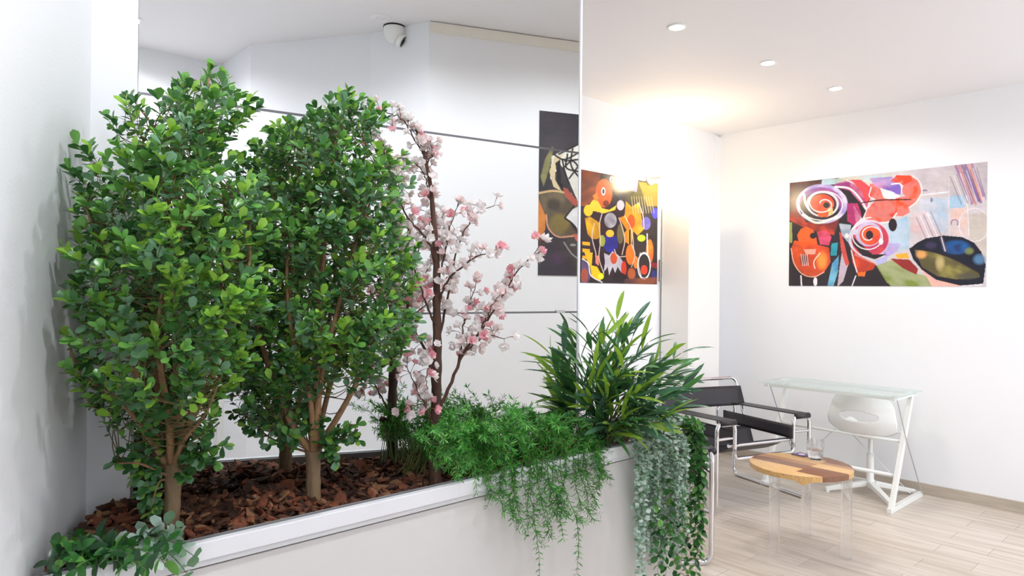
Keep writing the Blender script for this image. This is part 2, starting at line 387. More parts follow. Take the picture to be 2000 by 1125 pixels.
# ------------------------------------------------------------ box trees
LT, LF = leaf_template(.0245, .0146, .62, fold=.16, curl=.16, rows=6)
def box_tree(base_px, Y, zbase, trunk_px, poly, nsp, label, branches, holes=(), Rmax=185, tips=(), seed=1, yoff=0.):
    rng = np.random.default_rng(seed)
    base = at(trunk_px[0][0], trunk_px[0][1], Y); root = thing('boxwood_tree', base, label, 'tree', group='artificial boxwood trees in the planter')
    def rel(mb): mb.v = [x-base for x in mb.v]; return mb
    tp = np.array([at(x, y, Y) for x, y, r in trunk_px]); tp[0] = tp[0]-[0, 0, .03]; rad = np.array([r for *_, r in trunk_px])*Y/FPX
    C = curve(tp, 14); q = MB().tube(C, np.interp(np.linspace(0, 1, 14), arcs(tp), rad)*(1+.06*np.sin(np.arange(14)*2.1)), 14)
    rel(q).build('trunk', BARK, root, smooth=True)
    nodes = []
    for br in branches:
        P = np.array([at(x, y, Y+dy) for x, y, dy in br[0]]); c = curve(P, 18); r = np.linspace(br[1], .0016 if len(br) < 3 else br[2], 18)
        q = MB().tube(c, r, 8); rel(q).build('branch', BRANCH, root, smooth=True); nodes.append(c[4:])
    nodes = np.concatenate(nodes)
    fol = MB(); tw = MB(); xs = [p[0] for p in poly]; ys = [p[1] for p in poly]; k = 0; guard = 0; placed = []
    while k < nsp and guard < 60000:
        guard += 1; x, y = rng.uniform(min(xs), max(xs)), rng.uniform(min(ys), max(ys)); ft = guard <= len(tips)
        if ft: x, y = tips[guard-1]
        if not inside(poly, x, y) and not ft: continue
        if not ft and any(((x-hx)/hr)**2+((y-hy)/hs)**2 < 1 for hx, hy, hr, hs in holes) and rng.random() < .93: continue
        de = float(edist(poly, x, y))
        if de < 9 and not ft: continue
        if ft: de = 6
        R = Rmax; half = math.sqrt(max(0, min(de, R)*(2*R-min(de, R))))
        s = rng.choice([-1, 1], p=[.60, .40])*rng.random()**.55*half*Y/FPX*.95
        P = at(x, y, Y+yoff+s) if False else at(x, y, Y+yoff*min(1, de/60)+s)
        if wall_gap(P) < .028 or (NM-P@n) < .03: continue
        # connect to the nearest branch point that lies lower
        dd = np.linalg.norm(nodes-P, axis=1)+np.maximum(0, nodes[:, 2]-P[2]+.02)*3; j = int(dd.argmin()); B = nodes[j]
        out = P-B; L = np.linalg.norm(out)
        axis = np.array([base[0], base[1]+yoff, P[2]-.08]); d = nrm(nrm(P-axis)*1.0+np.array([0, 0, .45])+rng.normal(0, .35, 3))
        sl = rng.uniform(.045, .07); S = P-d*sl*.5; E = P+d*sl*.5
        mid = (B+S)/2+np.array([0, 0, -.12*L])+rng.normal(0, .006, 3)
        if L > .01: tw.tube(curve([B, mid, S, E], 8), np.linspace(.0012, .0005, 8), 4, cap=False)
        # leaves: opposite pairs then a tip rosette
        a = nrm(np.cross(d, [0, 0, 1.]+rng.normal(0, .3, 3))); b = np.cross(d, a); pos, dr, sc, mi = [], [], [], []
        tone = rng.random(); young = tone > .86; main = int(rng.choice([0, 1, 2], p=[.42, .30, .28]))
        for r_ in range(4):
            t = r_/4; c = S+(E-S)*(.1+t*.9)
            for sg in (-1, 1):
                w_ = (a if r_ % 2 else b)*sg; pos.append(c); dr.append(d*(.5+.4*t)+w_*(1-.35*t)+rng.normal(0, .12, 3)); sc.append(rng.uniform(.7, 1.05))
                mi.append((main if rng.random() < .75 else rng.choice([0, 1, 2])) if not young else rng.choice([2, 3]))
        for z_ in range(4):
            an = z_*2.1+rng.random(); pos.append(E); dr.append(d*1.1+(a*math.cos(an)+b*math.sin(an))*.55); sc.append(rng.uniform(.75, 1.1)); mi.append(3 if (young or rng.random() < .22) else (main if rng.random() < .6 else 2))
        pos, dr, sc = np.array(pos), np.array(dr), np.array(sc)*rng.uniform(.85, 1.12); upv = nrm(d*.6+np.array([0, -.25, .7])+rng.normal(0, .25, (len(pos), 3)))
        tipp = pos+nrm(dr)*.022*sc[:, None]; ok = (wall_gap(tipp) > .004) & ((NM-tipp@n) > .004)
        place(fol, LT, LF, pos[ok], dr[ok], upv[ok], sc[ok], np.array(mi)[ok]); k += 1
    rel(tw).build('twigs', TWG, root); rel(fol).build('foliage', BOXL, root, smooth=True)
    return root
poly1 = [(405,130),(428,160),(447,178),(470,205),(490,222),(468,245),(466,275),(445,262),(430,298),(455,325),(462,345),(490,360),(520,385),(525,450),(505,520),(520,590),(500,650),(470,720),(455,770),(428,800),(430,850),(420,880),(385,850),(340,835),(290,880),(250,850),(200,835),(140,800),(112,730),(120,690),(95,630),(120,590),(115,540),(125,500),(165,465),(150,430),(165,400),(130,370),(105,350),(125,310),(165,295),(210,300),(215,270),(200,250),(225,235),(262,205),(295,215),(330,180),(355,175),(385,195),(388,150)]
poly2 = [(640,195),(690,190),(705,212),(738,225),(748,255),(722,290),(725,305),(760,310),(782,345),(792,385),(765,395),(770,440),(812,500),(815,560),(790,610),(805,650),(800,690),(760,700),(745,745),(700,765),(655,745),(610,790),(560,800),(510,835),(470,830),(485,780),(470,700),(450,640),(470,560),(455,480),(450,420),(470,390),(500,370),(530,345),(512,300),(540,268),(562,245),(600,250),(600,225),(630,215)]
low1 = [(215,905),(250,870),(300,850),(320,900),(310,960),(300,1005),(280,1000),(270,960),(240,935)]
T1 = box_tree((333,1040), 1.335, ZR, [(334,1046,16.5),(335,1000,15.5),(338,955,15),(335,905,17)], poly1, 520,
  'taller boxwood tree at the left end of the planter, next to the side wall',
  [([(335,915,0),(300,840,-.02),(275,760,-.05),(235,620,-.08),(195,480,-.10),(165,400,-.11)], .008),
   ([(338,915,0),(322,820,.01),(300,690,.02),(330,520,0),(345,400,0),(310,260,0),(275,215,0)], .010),
   ([(340,910,0),(350,800,0),(345,650,0),(350,480,-.02),(375,330,0),(400,230,.01),(408,150,.01)], .013, .002),
   ([(342,915,0),(365,840,.01),(400,700,.04),(430,560,.06),(440,430,.07),(425,310,.05)], .009),
   ([(340,915,0),(370,830,-.03),(430,700,-.09),(480,560,-.10),(490,400,-.06)], .008),
   ([(335,915,0),(330,820,-.05),(310,680,-.12),(320,560,-.16),(350,460,-.14)], .008),
   ([(332,915,0),(300,870,-.03),(230,780,-.08),(160,730,-.10),(130,660,-.08)], .006),
   ([(338,915,0),(360,860,-.04),(400,810,-.08),(430,740,-.10)], .005),
   ([(336,930,0),(318,925,-.02),(270,905,-.04),(230,905,-.04)], .003),
   ([(333,940,0),(312,940,-.03),(302,965,-.04),(294,995,-.04)], .0018, .0008)],
  holes=[(338,700,22,55),(240,270,34,26),(432,335,26,30),(370,165,12,34),(345,460,14,30),(200,310,22,18)], seed=3, yoff=-.07, tips=[(407,152),(412,178),(400,170),(425,190),(440,205),(462,222),(475,228),(455,248),(345,188),(335,200),(360,200),(272,222),(288,232),(262,240),(222,248),(235,258),(125,328),(142,318),(118,348),(165,312),(148,345),(455,352),(440,330),(448,268),(105,640),(118,620),(130,700),(150,770),(205,825),(470,740)])
T2 = box_tree((612,975), 1.55, ZR, [(612,982,15),(612,940,14),(612,905,13.5),(612,880,16)], poly2, 520,
  'boxwood tree in the middle of the planter, left of the pink blossom tree',
  [([(608,885,0),(585,850,-.01),(555,800,-.03),(520,700,-.06),(490,580,-.08),(470,450,-.06)], .0085),
   ([(612,885,0),(618,800,0),(620,680,0),(626,540,0),(640,420,0),(650,300,.0),(665,215,0)], .0125, .0025),
   ([(614,885,0),(650,830,.02),(690,760,.03),(740,640,.05),(775,520,.04)], .0085),
   ([(612,885,0),(600,780,.04),(575,640,.07),(555,480,.06),(545,320,.04)], .0075),
   ([(614,885,0),(625,760,-.05),(655,620,-.08),(700,460,-.07),(740,350,-.04)], .008),
   ([(612,885,0),(605,770,-.06),(570,650,-.13),(560,520,-.15),(580,400,-.10)], .007),
   ([(615,880,0),(640,770,.05),(680,640,.09),(700,520,.09),(705,400,.05),(715,270,.02)], .007),
   ([(608,885,0),(560,870,.01),(520,850,.02),(480,810,.02)], .003),
   ([(616,880,0),(660,860,-.01),(690,830,-.02),(700,850,-.02)], .003)],
  holes=[(640,520,24,60),(650,640,20,40),(655,330,14,30)], Rmax=170, seed=5, tips=[(650,205),(672,203),(690,206),(640,218),(665,222),(720,232),(736,240),(728,258),(705,245),(560,262),(545,275),(530,300),(575,262),(605,245),(765,325),(775,345),(750,330),(782,378),(800,505),(805,560),(795,655),(770,690),(740,735)])
def tufts(tree, Y, pts, seed, k=3):
    """loose low sprigs around the trunk of a box tree"""
    rng = np.random.default_rng(seed); base = np.array(tree.location); fol = MB(); tw = MB()
    for x, y, ax, ay in pts:
        A = at(ax, ay, Y); P = at(x, y, Y-.03); c = curve([A, (A+P)/2+[0, 0, .01], P], 8); tw.tube(c, np.linspace(.0018, .0008, 8), 5)
        pos, dr, sc, mi = [], [], [], []; d = nrm(c[-1]-c[-3])
        for i in (3, 4, 5, 6, 7):
            for q in range(4):
                pos.append(c[i]); dr.append(d*.7+rng.normal(0, .7, 3)); sc.append(rng.uniform(.7, 1)); mi.append(rng.choice([0, 1, 2, 3], p=[.4, .2, .3, .1]))
        pos = np.array(pos); place(fol, LT, LF, pos, np.array(dr), nrm(np.array([0, -.5, .8])+rng.normal(0, .3, (len(pos), 3))), np.array(sc), mi)
    tw.v = [q-base for q in tw.v]; fol.v = [q-base for q in fol.v]
    tw.build('twigs', TWG, tree); fol.build('lower_foliage', BOXL, tree, smooth=True)
tufts(T1, 1.335, [(225,905,325,930),(245,915,325,930),(275,890,325,920),(262,930,320,935),(290,950,325,940),(285,985,325,950),(298,1000,328,950),(300,920,328,930),(370,860,345,910),(400,880,345,915),(435,870,350,915),(420,900,345,920),(385,890,345,915),(365,930,345,935),(280,960,325,940),(370,830,345,890),(250,880,320,900),(300,870,330,900),(415,840,350,890)], 4)
tufts(T2, 1.55, [(480,830,600,870),(500,850,600,875),(530,830,600,870),(640,850,620,880),(670,840,622,875),(690,850,622,875),(695,830,622,875),(650,880,620,880),(560,850,605,880),(575,820,605,870),(530,870,603,880),(630,820,618,860),(700,860,622,875),(655,900,620,885),(600,830,612,860),(590,800,612,850)], 6)

# ------------------------------------------------------------ cherry tree
def blossom(mb, c, d, size, rng, pink):
    d = nrm(d); a = nrm(np.cross(d, rng.normal(0, 1, 3))); b = np.cross(d, a)
    T, F = leaf_template(size, size*.8, .6, fold=-.1, curl=-.25, rows=3)
    k = 9; an = np.arange(k)*2*math.pi/5+rng.random(); spread = np.where(np.arange(k) < 5, 1.0, .55)
    dr = d*(1.1-spread[:, None]*.75)+(np.cos(an)[:, None]*a+np.sin(an)[:, None]*b)*spread[:, None]
    mi = np.where(rng.random(k) < .78, pink, max(0, pink-1))
    place(mb, T, F, np.repeat([c], k, 0), dr, np.repeat([d], k, 0), rng.uniform(.85, 1.1, k), mi)
PET = [leafmat('petal_white', (253, 246, 247), .6, trans=.25, noise=.06), leafmat('petal_pale_pink', (251, 226, 232), .6, trans=.25, noise=.08), leafmat('petal_pink', (246, 176, 194), .6, trans=.25, noise=.1), leafmat('sepal_brown', (140, 88, 72), .6)]
def cherry():
    rng = np.random.default_rng(21); Y = 1.69; base = at(850, 948, Y)
    root = thing('cherry_blossom_tree', base, 'slender tree with pink and white blossoms standing right of the two boxwoods', 'tree')
    R = lambda mb: (setattr(mb, 'v', [x-base for x in mb.v]), mb)[1]
    tp = [(850,955,12),(850,925,12.5),(849,895,12),(850,870,13),(850,850,10),(852,780,9.5),(854,700,9),(853,600,8),(852,500,6.5),(846,420,5),(838,345,3.6),(825,290,2.8),(808,240,2)]
    P = np.array([at(x, y, Y) for x, y, r in tp]); c = curve(P, 60); r = np.interp(np.linspace(0, 1, 60), arcs(P), [q[2] for q in tp])*Y/FPX
    r = r*(1+.08*np.sin(np.arange(60)*1.7)); R(MB().tube(c, r, 12)).build('trunk', CHBARK, root, smooth=True)
    for st in ([(846,868),(832,858),(822,853)], [(855,868),(864,866),(868,868)]):
        s = MB().tube(curve([at(x, y, Y-.01) for x, y in st], 6), np.linspace(.009, .007, 6), 8); R(s).build('pruned_stub', CHBARK, root, smooth=True)
    BR = [ # branch polylines (px, px, depth offset), start radius
     ([(855,800,0),(885,740,-.01),(905,690,-.02),(950,630,-.03),(985,570,-.03),(1010,530,-.03),(1040,500,-.03),(1055,478,-.03)], .0052),
     ([(893,720,-.01),(900,680,-.01),(905,640,0),(915,600,.01),(925,570,.01),(930,552,.01)], .0030),
     ([(905,690,-.02),(935,665,-.05),(960,655,-.07),(985,662,-.09)], .0026),
     ([(848,760,0),(840,700,.02),(812,650,.03),(795,600,.05),(790,540,.06)], .0055),
     ([(852,690,0),(862,640,.03),(878,560,.04),(895,480,.05),(920,430,.06),(940,410,.06),(965,402,.06)], .0040),
     ([(853,600,0),(880,540,-.03),(905,520,-.05),(935,500,-.07),(975,492,-.08)], .0034),
     ([(853,560,0),(870,490,-.01),(880,440,-.02),(895,400,-.03)], .0030),
     ([(852,520,0),(835,470,-.03),(800,430,-.05),(775,380,-.05),(770,330,-.04)], .0036),
     ([(848,430,0),(838,380,.03),(822,330,.05),(790,310,.06),(765,318,.06)], .0026),
     ([(838,345,0),(835,310,.0),(820,275,.01),(802,250,.01)], .0018),
     ([(825,300,0),(800,255,-.02),(785,232,-.03),(760,222,-.03),(742,215,-.03)], .0022),
     ([(830,320,0),(845,300,-.01),(842,285,-.01)], .0015),
     ([(853,640,0),(830,590,-.05),(815,540,-.07),(800,500,-.07),(795,460,-.06)], .0032),
     ([(850,850,0),(838,810,-.03),(820,770,-.05),(800,730,-.06),(792,712,-.06)], .0030),
     ([(838,815,-.03),(828,790,-.04),(815,790,-.05),(790,800,-.06)], .0018),
     ([(853,660,0),(842,700,-.05),(832,740,-.06),(835,760,-.06)], .0020),
     ([(870,500,-.01),(855,470,.04),(862,430,.06)], .0018),
     ([(940,640,-.03),(960,600,.02),(975,570,.05),(1000,560,.06)], .0024),
     ([(950,630,-.03),(965,590,-.06),(978,575,-.07)], .0016)]
    pts = []
    for P_, r0 in BR:
        P = np.array([at(x, y, Y+dy) for x, y, dy in P_]); c = curve(P, 26); c[1:-1] += rng.normal(0, .0011, (24, 3))
        R(MB().tube(c, np.linspace(r0, .0009, 26), 6)).build('branch', TWIG, root, smooth=True)
        Lb = np.linalg.norm(np.diff(c, axis=0), axis=1).sum(); k = max(2, int(Lb/.027))
        for q in range(k):
            t = (.30+.70*q/max(1, k-1)); i = min(25, int(t*25)); pts.append((c[i], nrm(c[min(25, i+1)]-c[max(0, i-1)]), t))
    for y in (600,560,520,480,450,420,390,360,330,300,270): pts.append((at(850-(600-y)*.05*(y < 520), y, Y), np.array([0, 0, 1.]), .5))
    cl = 0; stuff = MB()
    for (P, d, t) in pts:
        mb = MB() if cl < 97 else stuff; last = t > .95
        for q in range(rng.integers(2, 5)):
            dr = nrm(d*(.9 if last else .3)+rng.normal(0, .7, 3)+[0, 0, .35]); L = rng.uniform(.012, .028); E = P+dr*L
            mb.tube(curve([P, P+dr*L*.5+[0, 0, .002], E], 4), [.0006, .0005, .0006, .0012], 4, mi=3, cap=False)
            pk = int(rng.choice([0, 1, 2], p=[.48, .36, .16])); 
            blossom(mb, E, dr, rng.uniform(.0125, .0175), rng, pk)
        if mb is not stuff: R(mb).build('blossom_cluster', PET, root, smooth=True)
        cl += 1
    if stuff.n: o = R(stuff).build('blossoms', PET, root, smooth=True); o['kind'] = 'stuff'
cherry()

# ------------------------------------------------------------ asparagus fern
NT_, NF_ = leaf_template(.017, .0021, .5, fold=.1, curl=.12, rows=3)
def needles(mb, c, rng, per=5, ln=1., mip=(.5, .25, .25), step=1):
    N = len(c); pos, dr, sc, mi, up = [], [], [], [], []
    for i in range(1, N, step):
        d = nrm(c[i]-c[i-1])
        for q in range(per):
            w_ = rng.normal(0, 1, 3); w_ = nrm(w_-d*(w_@d)); pos.append(c[i]); dr.append(d*.7+w_); sc.append(rng.uniform(.65, 1.15)*ln); mi.append(rng.choice(3, p=mip)); up.append(nrm(d+rng.normal(0, .3, 3)))
    place(mb, NT_, NF_, np.array(pos), np.array(dr), np.array(up), np.array(sc), mi)
def fern():
    rng = np.random.default_rng(33); base = uv(1.18, VF+.13, ZR); root = thing('asparagus_fern', base, 'bushy bright green asparagus fern spilling over the planter rim', 'plant')
    R = lambda mb: (setattr(mb, 'v', [x-base for x in mb.v]), mb)[1]
    cs = [uv(1.02, VF+.16, ZR), uv(1.14, VF+.11, ZR), uv(1.28, VF+.09, ZR), uv(1.40, VF+.07, ZR), uv(1.52, VF+.08, ZR)]
    mb = MB(); st = MB(); k = 0
    top = [(810,870),(825,845),(850,830),(895,800),(925,815),(960,815),(1000,790),(1030,795),(1060,815),(1110,810),(1150,840),(1180,870),(1192,905),(1180,925),(1120,940),(1040,945),(960,965),(930,950),(905,930),(870,915),(850,900),(830,890)]
    g = 0
    while k < 300 and g < 9000:
        g += 1; x, y = rng.uniform(805, 1195), rng.uniform(790, 965)
        if not inside(top, x, y): continue
        f = (x-805)/390; de = float(edist(top, x, y))
        un = .93+f*.70; vd = VF-.02+rng.uniform(0, 1)*.16*(1-f*.35)
        P = onpl(x, y, v, vd)
        if P@n > NM-.02 or P[2] < ZR-.06: 
            if P@n > NM-.02: continue
        j = rng.integers(5); B = min(cs, key=lambda q: np.linalg.norm((q-P)[:2])+rng.random()*.05)+rng.normal(0, .02, 3)*[1, 1, 0]
        if not inbed(B, .005)[0]: continue
        hgt = P[2]; mid = (B+P)/2+np.array([0, 0, .05]); c = curve([B, mid, P], 12); c2 = P+nrm(P-mid)*.02; c = np.vstack([c, c2])
        if (c@n > NM-.012).any(): continue
        st.tube(c, np.linspace(.0012, .0005, len(c)), 4, cap=False); needles(mb, c[5:], rng, 10, rng.uniform(.9, 1.25)); k += 1
    R(st).build('stems', STEMG, root); R(mb).build('fronds', FERNL, root, smooth=True)
    strands = [[(985,930),(975,960),(985,1000)], [(1000,940),(1010,990),(1028,1045)], [(1020,940),(1040,985),(1045,1030),(1052,1075),(1054,1122)], [(1050,935),(1060,990),(1075,1050)],
               [(1070,930),(1090,990),(1100,1050)], [(1095,925),(1110,975),(1125,1010),(1130,1060),(1127,1120)], [(1120,920),(1130,970),(1160,1015)], [(1140,910),(1150,950),(1165,985)],
               [(1165,900),(1180,925),(1190,935)], [(1035,940),(1030,1000),(1050,1050)], [(955,945),(965,975)], [(1080,930),(1075,985),(1095,1020)], [(1130,915),(1145,960),(1150,1000)], [(1105,925),(1095,980),(1108,1010)], [(1005,945),(995,980),(1010,1020)], [(1170,890),(1172,930),(1165,960)], [(1060,930),(1085,960),(1088,1000)]]
    for i, s in enumerate(strands):
        P = [onpl(x, y, v, VF-.015-.01*j-rng.uniform(0, .015)) for j, (x, y) in enumerate(s)]; B = onpl(s[0][0], s[0][1]-30, v, VF+.04); B[2] = max(B[2], ZR+.012)
        P0 = P[0]*1; P0[2] = min(P0[2], ZR+.01)
        c = curve([B, (B+P0)/2+[0, 0, .02]]+P, 26); q = MB(); q.tube(c, np.linspace(.0013, .0006, len(c)), 4, mi=3, cap=False); needles(q, c[3:], rng, 6, 1.15, (.35, .45, .2))
        for k_ in range(9):
            i0 = rng.integers(6, 22); d = nrm(nrm(rng.normal(0, 1, 3)*[1, .4, .3])+[0, 0, -.9]); d = d if d@v < 0 else d-2*(d@v)*v
            b2 = curve([c[i0], c[i0]+d*rng.uniform(.025, .05)], 7); q.tube(b2, .0005, 3, mi=3, cap=False); needles(q, b2, rng, 4, .85, (.35, .45, .2))
        R(q).build('hanging_strand', FERNL+[STEMG], root, smooth=True)
fern()

# ------------------------------------------------------------ bamboo palm
BT, BF = leaf_template(.13, .0185, .42, fold=.35, curl=.22, rows=7)
def bamboo():
    rng = np.random.default_rng(9); base = mn(1.318, NM-.035, ZR-.02)
    root = thing('bamboo_plant', base, 'tall bushy plant with long pointed strap leaves at the right end of the mirror', 'plant')
    R = lambda mb: (setattr(mb, 'v', [x-base for x in mb.v]), mb)[1]
    tips = [(1230,640,0),(1180,640,-.03),(1150,650,-.05),(1205,625,.06),(1265,670,.02),(1300,700,-.02),(1330,690,.08),(1255,720,-.10),(1215,720,-.14),(1160,720,-.10),(1135,730,.0),(1290,760,-.08),(1275,790,-.10),(1185,780,-.12),(1240,770,-.13),(1150,790,-.07),(1210,690,-.06),(1310,740,.05),(1180,700,-.02),(1130,690,-.06),(1250,690,.06),(1145,830,-.03),(1165,815,-.08),(1215,820,-.12),(1250,815,-.12),(1285,825,-.10),(1310,800,-.06),(1330,760,-.02),(1200,740,-.12),(1235,660,.03),(1195,655,.02),(1170,680,.03),(1285,720,.03),(1310,770,-.03),(1225,790,-.10),(1150,750,-.08),(1265,750,-.07),(1140,780,-.02),(1190,830,-.10),(1325,720,.02)]
    for i, (x, y, dy) in enumerate(tips):
        Y = base[1]+dy; T = at(x, y, Y); B = base+np.array([rng.normal(0, .022), rng.normal(0, .02), 0])
        if not inbed(B, .0)[0]: B = base*1.
        c = curve([B, B+(T-B)*[.3, .3, .55], T], 14); q = MB(); q.tube(c, np.linspace(.0028, .0012, 14), 6, mi=3, cap=False)
        k = 11; pos, dr, sc, mi, up = [], [], [], [], []
        d = nrm(c[-1]-c[-4]); hd = nrm(T-base); side = nrm(np.cross(d, [0, 0, 1.]))
        light = rng.random() < .25
        for j in range(k):
            t = .38+.62*j/(k-1); p = c[min(13, int(round(t*13)))]; s = -1 if j % 2 else 1
            dd = d*(.55+.45*t)+side*s*(.75-.35*t)+rng.normal(0, .36, 3)+np.array([0, 0, .05]); dd = nrm(dd)
            tip = p+dd*.13
            if p@n > NM-.0 and (p@m) < 1.27: continue
            if (tip@n > NM-.01) and (tip@m < 1.262): continue
            pos.append(p); dr.append(dd); sc.append(rng.uniform(.62, 1.02)); mi.append(2 if (light and j > 6) or rng.random() < .1 else rng.choice([0, 1], p=[.6, .4])); up.append(nrm(np.array([0, -.2, 1])+rng.normal(0, .35, 3)))
        if pos: place(q, BT, BF, np.array(pos), np.array(dr), np.array(up), np.array(sc), mi)
        R(q).build('frond', BAML+[STEMG], root, smooth=True)
bamboo()

# ------------------------------------------------------------ trailing eucalyptus and vine
ET, EF = leaf_template(.0125, .0115, .55, fold=.12, curl=.1, rows=4)
VT, VFc = leaf_template(.024, .0145, .40, fold=.2, curl=.2, rows=5)
def strand(root, base, P, rng, T, F, mats, step, sc, mip, name, spread=1., r=.0011, pair=True, droop=0., first=1):
    P = np.array(P); L = np.linalg.norm(np.diff(P, axis=0), axis=1).sum(); N = max(6, int(L/step)); c = curve(P, N); c[2:-1] += rng.normal(0, .0016, (N-3, 3))
    q = MB(); q.tube(c, np.linspace(r, r*.5, N), 4, mi=3, cap=False); pos, dr, s_, mi, up = [], [], [], [], []
    for i in range(max(1, int(first*N)) if first < 1 else 1, N):
        d = nrm(c[i]-c[i-1]); w_ = rng.normal(0, 1, 3); w_ = nrm(w_-d*(w_@d))
        for s in (-1, 1) if pair else (rng.choice([-1, 1]),):
            pos.append(c[i]); dr.append(w_*s*spread+d*.35+np.array([0, 0, -droop])); s_.append(rng.uniform(.7, 1.1)*sc); mi.append(rng.choice(3, p=mip)); up.append(nrm(np.array([0, -.35, 1])+rng.normal(0, .35, 3)))
    pos, dr, up, s_, mi = map(np.array, (pos, dr, up, s_, mi)); tipv = (pos+nrm(dr)*T[-1][1]*s_[:, None]); bad = (tipv@v > VF-.004) & (tipv[:, 2] < ZR) & (tipv@u < UE+.004)
    dr[bad] = dr[bad]-2*((dr[bad]@v).clip(0))[:, None]*v
    place(q, T, F, pos, dr, up, s_, mi); q.v = [x-base for x in q.v]; q.build(name, mats+[STEMG], root, smooth=True)
def hang():
    rng = np.random.default_rng(14)
    base = uv(1.78, VF+.05, ZR); eu = thing('trailing_eucalyptus', base, 'silvery green eucalyptus hanging in a thick curtain over the planter end', 'plant')
    ends = [(1249,1135),(1256,1150),(1266,1010),(1275,985),(1283,1060),(1290,1020),(1298,1075),(1305,1040),(1312,1000),(1318,1085),(1325,1020),(1332,960),(1270,1040),(1287,975),(1302,960),(1310,1060),(1322,985),(1260,960),(1336,1000),(1280,1090),(1295,1110),(1328,1060),(1277,940),(1316,930),(1243,1000),(1247,960),(1253,1060),(1263,1075),(1272,1100),(1289,1100),(1300,1000),(1308,960),(1315,1040),(1324,1100),(1330,1005),(1340,950),(1338,1040),(1284,1010),(1294,950)]
    for i, (x, y) in enumerate(ends):
        off = rng.uniform(.012, .055); E = onpl(x+rng.uniform(-2, 2), y, v, VF-off); S = onpl(x-2, 0, v, VF-off); S = np.array([E[0], E[1], ZR+.0]) ; S = S+v*.005
        B = S+v*(off+.05)+u*rng.uniform(-.04, .03); B[2] = ZR+.006; tp = (B+S)/2; tp[2] = ZR+.03+rng.uniform(0, .025); S[2] = ZR-.01
        strand(eu, base, [B, tp, S, (S+E)/2+rng.normal(0, .006, 3)*[1, 1, 0], E], rng, ET, EF, EUCL, .0080, rng.uniform(1.0, 1.3), (.45, .35, .20), 'hanging_strand')
    for i in range(12):
        A = uv(1.66+.02*i, VF+.05, ZR); E = A+np.array([rng.normal(0, .04), -.04+rng.normal(0, .02), rng.uniform(.02, .06)])
        strand(eu, base, [A, (A+E)/2+[0, 0, .015], E], rng, ET, EF, EUCL, .008, 1.1, (.3, .2, .5), 'upper_sprig')
    base = uv(UE-.03, VF+.12, ZR); iv = thing('trailing_vine', base, 'dark green leafy vine hanging beside the silver eucalyptus at the planter corner', 'plant')
    ends = [(1340,1135,-.02),(1352,1140,.01),(1360,1118,.03),(1368,1090,.02),(1345,1060,.0),(1366,1010,.05),(1372,960,.05),(1362,950,.03),(1356,1010,.01),(1350,930,.02),(1368,1060,.06),(1285,1120,-.03),(1300,1140,-.03),(1318,1130,-.03),(1310,1075,-.03),(1330,1120,-.03),(1290,1085,-.035)]
    for i, (x, y, dv) in enumerate(ends):
        if x < 1335:
            E = onpl(x, y, v, VF-.055-rng.uniform(0, .01)); S = np.array([E[0], E[1], ZR-.03]); A = S+v*.10; A[2] = ZR+.005; tp = (A+S)/2; tp[2] = ZR+.02
        else:
            E = onpl(x, y, u, UE+.03+rng.uniform(0, .03)); S = np.array([E[0], E[1], ZR-.02]); A = S-u*.06; A[2] = ZR+.005; tp = (A+S)/2; tp[2] = ZR+.03
            if A@v < VF+.02: A = A+v*.03
        lower = x < 1335
        strand(iv, base, [A, tp, S, (S*.5+E*.5)+rng.normal(0, .006, 3)*[1, 1, 0], E], rng, VT, VFc, IVYL, .020 if not lower else .024, 1.12, (.6, .22, .18), 'hanging_strand', droop=.25, first=rng.uniform(.45, .7) if lower else 1)
    for i in range(16):
        A = uv(UE-.03-rng.uniform(0, .10), VF+rng.uniform(.05, .2), ZR); E = A+np.array([rng.uniform(-.03, .06), rng.normal(-.01, .03), rng.uniform(.03, .09)])
        strand(iv, base, [A, (A+E)/2+[0, 0, .02], E], rng, VT, VFc, IVYL, .012, .85, (.55, .35, .10), 'upper_sprig', droop=.0)
    # bottom-left plants lying on the rim near the wall
    def clump(name, lab, cat, pts, T, F, mats, mip, sc, step, seed, pair=True):
        r2 = np.random.default_rng(seed); b0 = np.array(pts[0][0]); rt = thing(name, b0, lab, cat)
        for a, e in pts:
            a, e = np.array(a), np.array(e); mid = (a+e)/2+np.array([0, 0, .02])
            strand(rt, b0, [a, mid, e], r2, T, F, mats, step, sc, mip, 'sprig', r=.0014, pair=pair)
    A0 = uv(uL+.16, VF+.045, ZR-.002)
    clump('eucalyptus_sprig', 'pale eucalyptus sprigs lying over the near end of the planter rim, bottom left', 'plant',
          [(A0, onpl(x, y, v, VF+o_)) for x, y, o_ in [(378,1085,-.025),(350,1045,.0),(330,1060,.02),(300,1050,.03),(270,1075,.0),(250,1100,-.02),(320,1100,-.02),(365,1120,-.03),(230,1075,.02),(345,1030,.03)]],
          *leaf_template(.022, .019, .52, fold=.12, curl=.1, rows=4), EUCL, (.50, .30, .20), 1.1, .014, 41)
    A1 = uv(uL+.09, VF+.06, ZR-.002)
    tg = [(88,1100,1.10),(98,1062,1.15),(120,1085,1.12),(160,1090,1.12),(198,1058,1.18),(150,1110,1.08),(190,1100,1.12),(110,1118,1.06),(285,1112,1.08),(325,1095,1.12),(345,1060,1.2),(240,1105,1.10)]
    pts = []
    for x, y, Y in tg:
        P = at(x, y, Y)
        if wall_gap(P) < .03: P = P+LWN*(.03-wall_gap(P))
        P[2] = max(P[2], ZR+.012); pts.append((A1, P))
    clump('leafy_vine', 'dark green pointed-leaf vine at the near left corner of the planter by the wall', 'plant', pts,
          *leaf_template(.036, .016, .40, fold=.25, curl=.2, rows=5), IVYL, (.55, .12, .33), .9, .013, 43)
hang()

